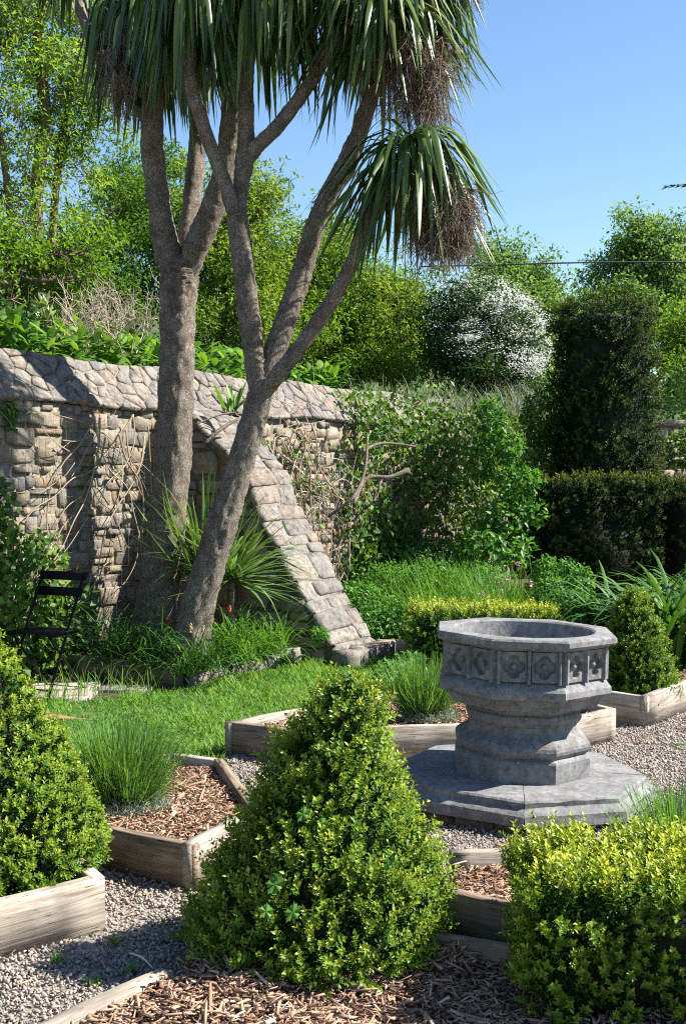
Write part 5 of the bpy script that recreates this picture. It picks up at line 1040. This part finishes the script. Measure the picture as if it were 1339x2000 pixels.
def mulch(key, z, dens, label, amp=.012, extra=None, poly=None, big=1.0, spill=False):
    poly = poly or BEDS[key]; c = np.mean(poly, 0); inner = [tuple(c+(np.array(p)-c)*(1-.045/max(.1, np.hypot(*(np.array(p)-c))))) for p in poly]
    hf = lambda q: z+amp*lump(np.column_stack([q, q[:, 1:]]), 3.3)+(extra(q) if extra else 0)
    e = empty('bark_mulch', (*c, 0), label, 'mulch', None, 'stuff')
    if spill: inner = poly
    pl = np.array(inner); lo, hi = pl.min(0)-.05, pl.max(0)+.05; nx, ny = int((hi[0]-lo[0])/.05)+2, int((hi[1]-lo[1])/.05)+2
    gx, gy = np.meshgrid(np.linspace(lo[0], hi[0], nx), np.linspace(lo[1], hi[1], ny)); gq = np.column_stack([gx.ravel(), gy.ravel()]); Vg = np.column_stack([gq, hf(gq)-.008]); i, j = np.meshgrid(np.arange(nx-1), np.arange(ny-1)); b0 = (j*nx+i).ravel(); Fq = np.stack([b0, b0+1, b0+1+nx, b0+nx], 1)
    cq = gq[Fq].mean(1); Fq = Fq[inpoly(cq[:, 0], cq[:, 1], inner)]
    if not spill: tag(mesh('mulch_bed', Vg, Fq, M['soil'], e, smooth=True), kind='stuff')
    n = int(area(inner)*dens); q = sample_poly(inner, n); px_ = 669.5+FPX*q[:, 0]/np.maximum(q[:, 1], .5); kp = (px_ > -60) & (px_ < 1400) & (q[:, 1] > 3.2); q = q[kp]; n = len(q)
    if spill:
        ok = ~inpoly(q[:, 0], q[:, 1], LAWN) & ~(np.hypot(q[:, 0]-.868, q[:, 1]-6.0) < .72)
        for k in 'ABCDEF': ok &= ~inpoly(q[:, 0], q[:, 1], BEDS[k])
        q = q[ok]; n = len(q)
    L = np.clip(rng.lognormal(-3.75, .5, n), .01, .11)*big; Wd = np.clip(L*U(.15, .5, n), .003, .02); Th = U(.0015, .005, n)
    B = np.array([(-1, -.6, -1), (1, -.35, -1), (1, .35, -1), (-1, .6, -1), (-1, -.5, 1), (1, -.25, 1), (1, .3, 1), (-1, .5, 1)])*.5
    Vc = B[None]*np.stack([L, Wd, Th], 1)[:, None, :]*(1+rng.normal(size=(n, 8, 3))*.16); bend = U(-.25, .25, n); Vc[:, :, 2] += bend[:, None]*np.abs(Vc[:, :, 0])
    yaw = U(0, 6.28, n); pt = rng.normal(size=n)*.30; rl = rng.normal(size=n)*.5
    cx, sx, cp, sp, cr, sr_ = np.cos(yaw), np.sin(yaw), np.cos(pt), np.sin(pt), np.cos(rl), np.sin(rl)
    x, y, z_ = Vc[..., 0], Vc[..., 1], Vc[..., 2]; y, z_ = y*cr[:, None]-z_*sr_[:, None], y*sr_[:, None]+z_*cr[:, None]; x, z_ = x*cp[:, None]+z_*sp[:, None], -x*sp[:, None]+z_*cp[:, None]; x, y = x*cx[:, None]-y*sx[:, None], x*sx[:, None]+y*cx[:, None]
    Vc = np.stack([x, y, z_], 2)+np.column_stack([q, hf(q)+U(-.004, .012, n)])[:, None, :]
    FB = np.array([(0, 3, 2, 1), (4, 5, 6, 7), (0, 1, 5, 4), (1, 2, 6, 5), (2, 3, 7, 6), (3, 0, 4, 7)])
    tag(mesh('chips', Vc, (np.arange(n)[:, None, None]*8+FB[None]).reshape(-1, 4), M['chip'], e, rnd=rep(rng.random(n), 8)), kind='stuff')
mulch('A', .14, 900, 'bark chips under the dense box dome')
mulch('B', .135, 5200, 'reddish bark chips around the tall lavender bush')
mulch('C', .14, 3600, 'bark chips around the lavender behind the font')
mulch('D', .13, 1600, 'bark chips in the bed of the small box cone')
mulch('E', .12, 5200, 'bark chips between the font and the square box block')
mulch('F', .055, 5600, 'coarse bark chips in the low bed around the pointed box cone', .018, lambda q: .06*np.exp(-((q[:, 0]-.36)**2+(q[:, 1]-3.86)**2)/.006)+.03*np.exp(-((q[:, 0]+.3)**2+(q[:, 1]-3.75)**2)/.05), big=1.15)
mulch('W', .11, 900, 'dark soil and leaf litter under the cabbage trees')
mulch('G', .012, 130, 'stray bark chips and bits scattered over the gravel path', .004, poly=GR, spill=True, big=.8)
# lawn
q = sample_poly(LAWN, 42000); px_ = 669.5+FPX*q[:, 0]/q[:, 1]; q = q[(px_ > -40) & (px_ < 1150)]
rough_ = lump(np.column_stack([q, q[:, :1]]), 2.2)+.6*lump(np.column_stack([q[:, ::-1], q[:, :1]]), 6); bare = (lump(np.column_stack([q*1.7, q[:, :1]]), 1.6) > .75) & (rng.random(len(q)) < .6); q = q[~bare]; rough_ = rough_[~bare]; n = len(q)
st = np.column_stack([q, np.full(n, .0)]); P, S = arcs(st, U(0, 6.28, n), np.radians(U(25, 88, n)), np.radians(U(-45, 60, n)), U(.02, .075, n)*(1+.55*np.clip(rough_+.5*lump(np.column_stack([q, q[:, 1:]]), 13), -.75, 1.8)), 4, bend=1, p=1.4)
W = U(.0018, .0046, n)[:, None]*np.array([1, 1, .75, .06])[None]; V, Fq, m = straps(P, S, W); tag(mesh('lawn_grass', V, Fq, M['grass'], rnd=rep(np.clip(.40+.20*rough_+.16*lump(np.column_stack([q, q[:, :1]]), 9)+rng.normal(size=n)*.24, 0, 1), m)), 'bright rough mown grass between beds and wall', 'grass', None, 'stuff')
tuft('grass_tuft', 'long grass tuft growing up beside the black chair feet', 'grass', [np.array([-1.75, 8.6, 0]), np.array([-2.0, 8.45, 0]), np.array([-1.5, 8.7, 0])], 160, .26, .003, (50, 90), (0, 70), 'grass', spread=.12)
for i, (px, py) in enumerate([(225, 1845), (110, 1880), (180, 1925), (400, 1795), (350, 1835), (1325, 1460), (255, 1900)]):
    c = gr(px, py); n = 26; a = U(0, 6.28, n); P, S = arcs(c+np.column_stack([rng.normal(size=(n, 2))*.012, np.zeros(n)]), a, np.radians(U(20, 80, n)), np.radians(U(-10, 60, n)), U(.02, .05, n), 4, bend=1, p=1.3); V, Fq, m = straps(P, S, np.full((n, 1), .0028)*np.array([[.8, 1, .8, .1]]))
    tag(mesh('path_weed', V, Fq, M['herb'], rnd=rep(U(.4, 1, n), m)), 'tiny green weed sprouting in the gravel path', 'weed', 'weeds in the gravel')
# fallen dead leaf on the lawn
Pl = np.stack([gr(x, y, .05+.02*math.sin(i)) for i, (x, y) in enumerate([(40, 1392), (75, 1394), (100, 1395), (125, 1398), (150, 1402), (182, 1405)])])[None]
V, Fq, m = straps(Pl, np.array([[.1, 1, .12]]), np.array([[.03, .04, .04, .028, .007, .002]]), .3); tag(mesh('fallen_leaf', V, Fq, M['deadleaf'], rnd=.7, smooth=True), 'brown dead cabbage tree leaf lying on the lawn', 'leaf')
# a few loose straws on the mulch
for px, py, px2, py2, z in [(255, 1862, 300, 1892, .07), (880, 1690, 958, 1683, .145), (415, 1845, 455, 1905, .09)]:
    a, b = gr(px, py, z), gr(px2, py2, z-.02); Vt, Ft = tube(*spline([a, (a+b)/2+np.array([0, 0, .012]), b], [.003, .004, .002], 8), 5); tag(mesh('straw', Vt, Ft, M['vinestem'], rnd=U(.7, 1), smooth=True), 'pale loose straw lying across the bark mulch', 'straw', 'loose straws on the mulch')
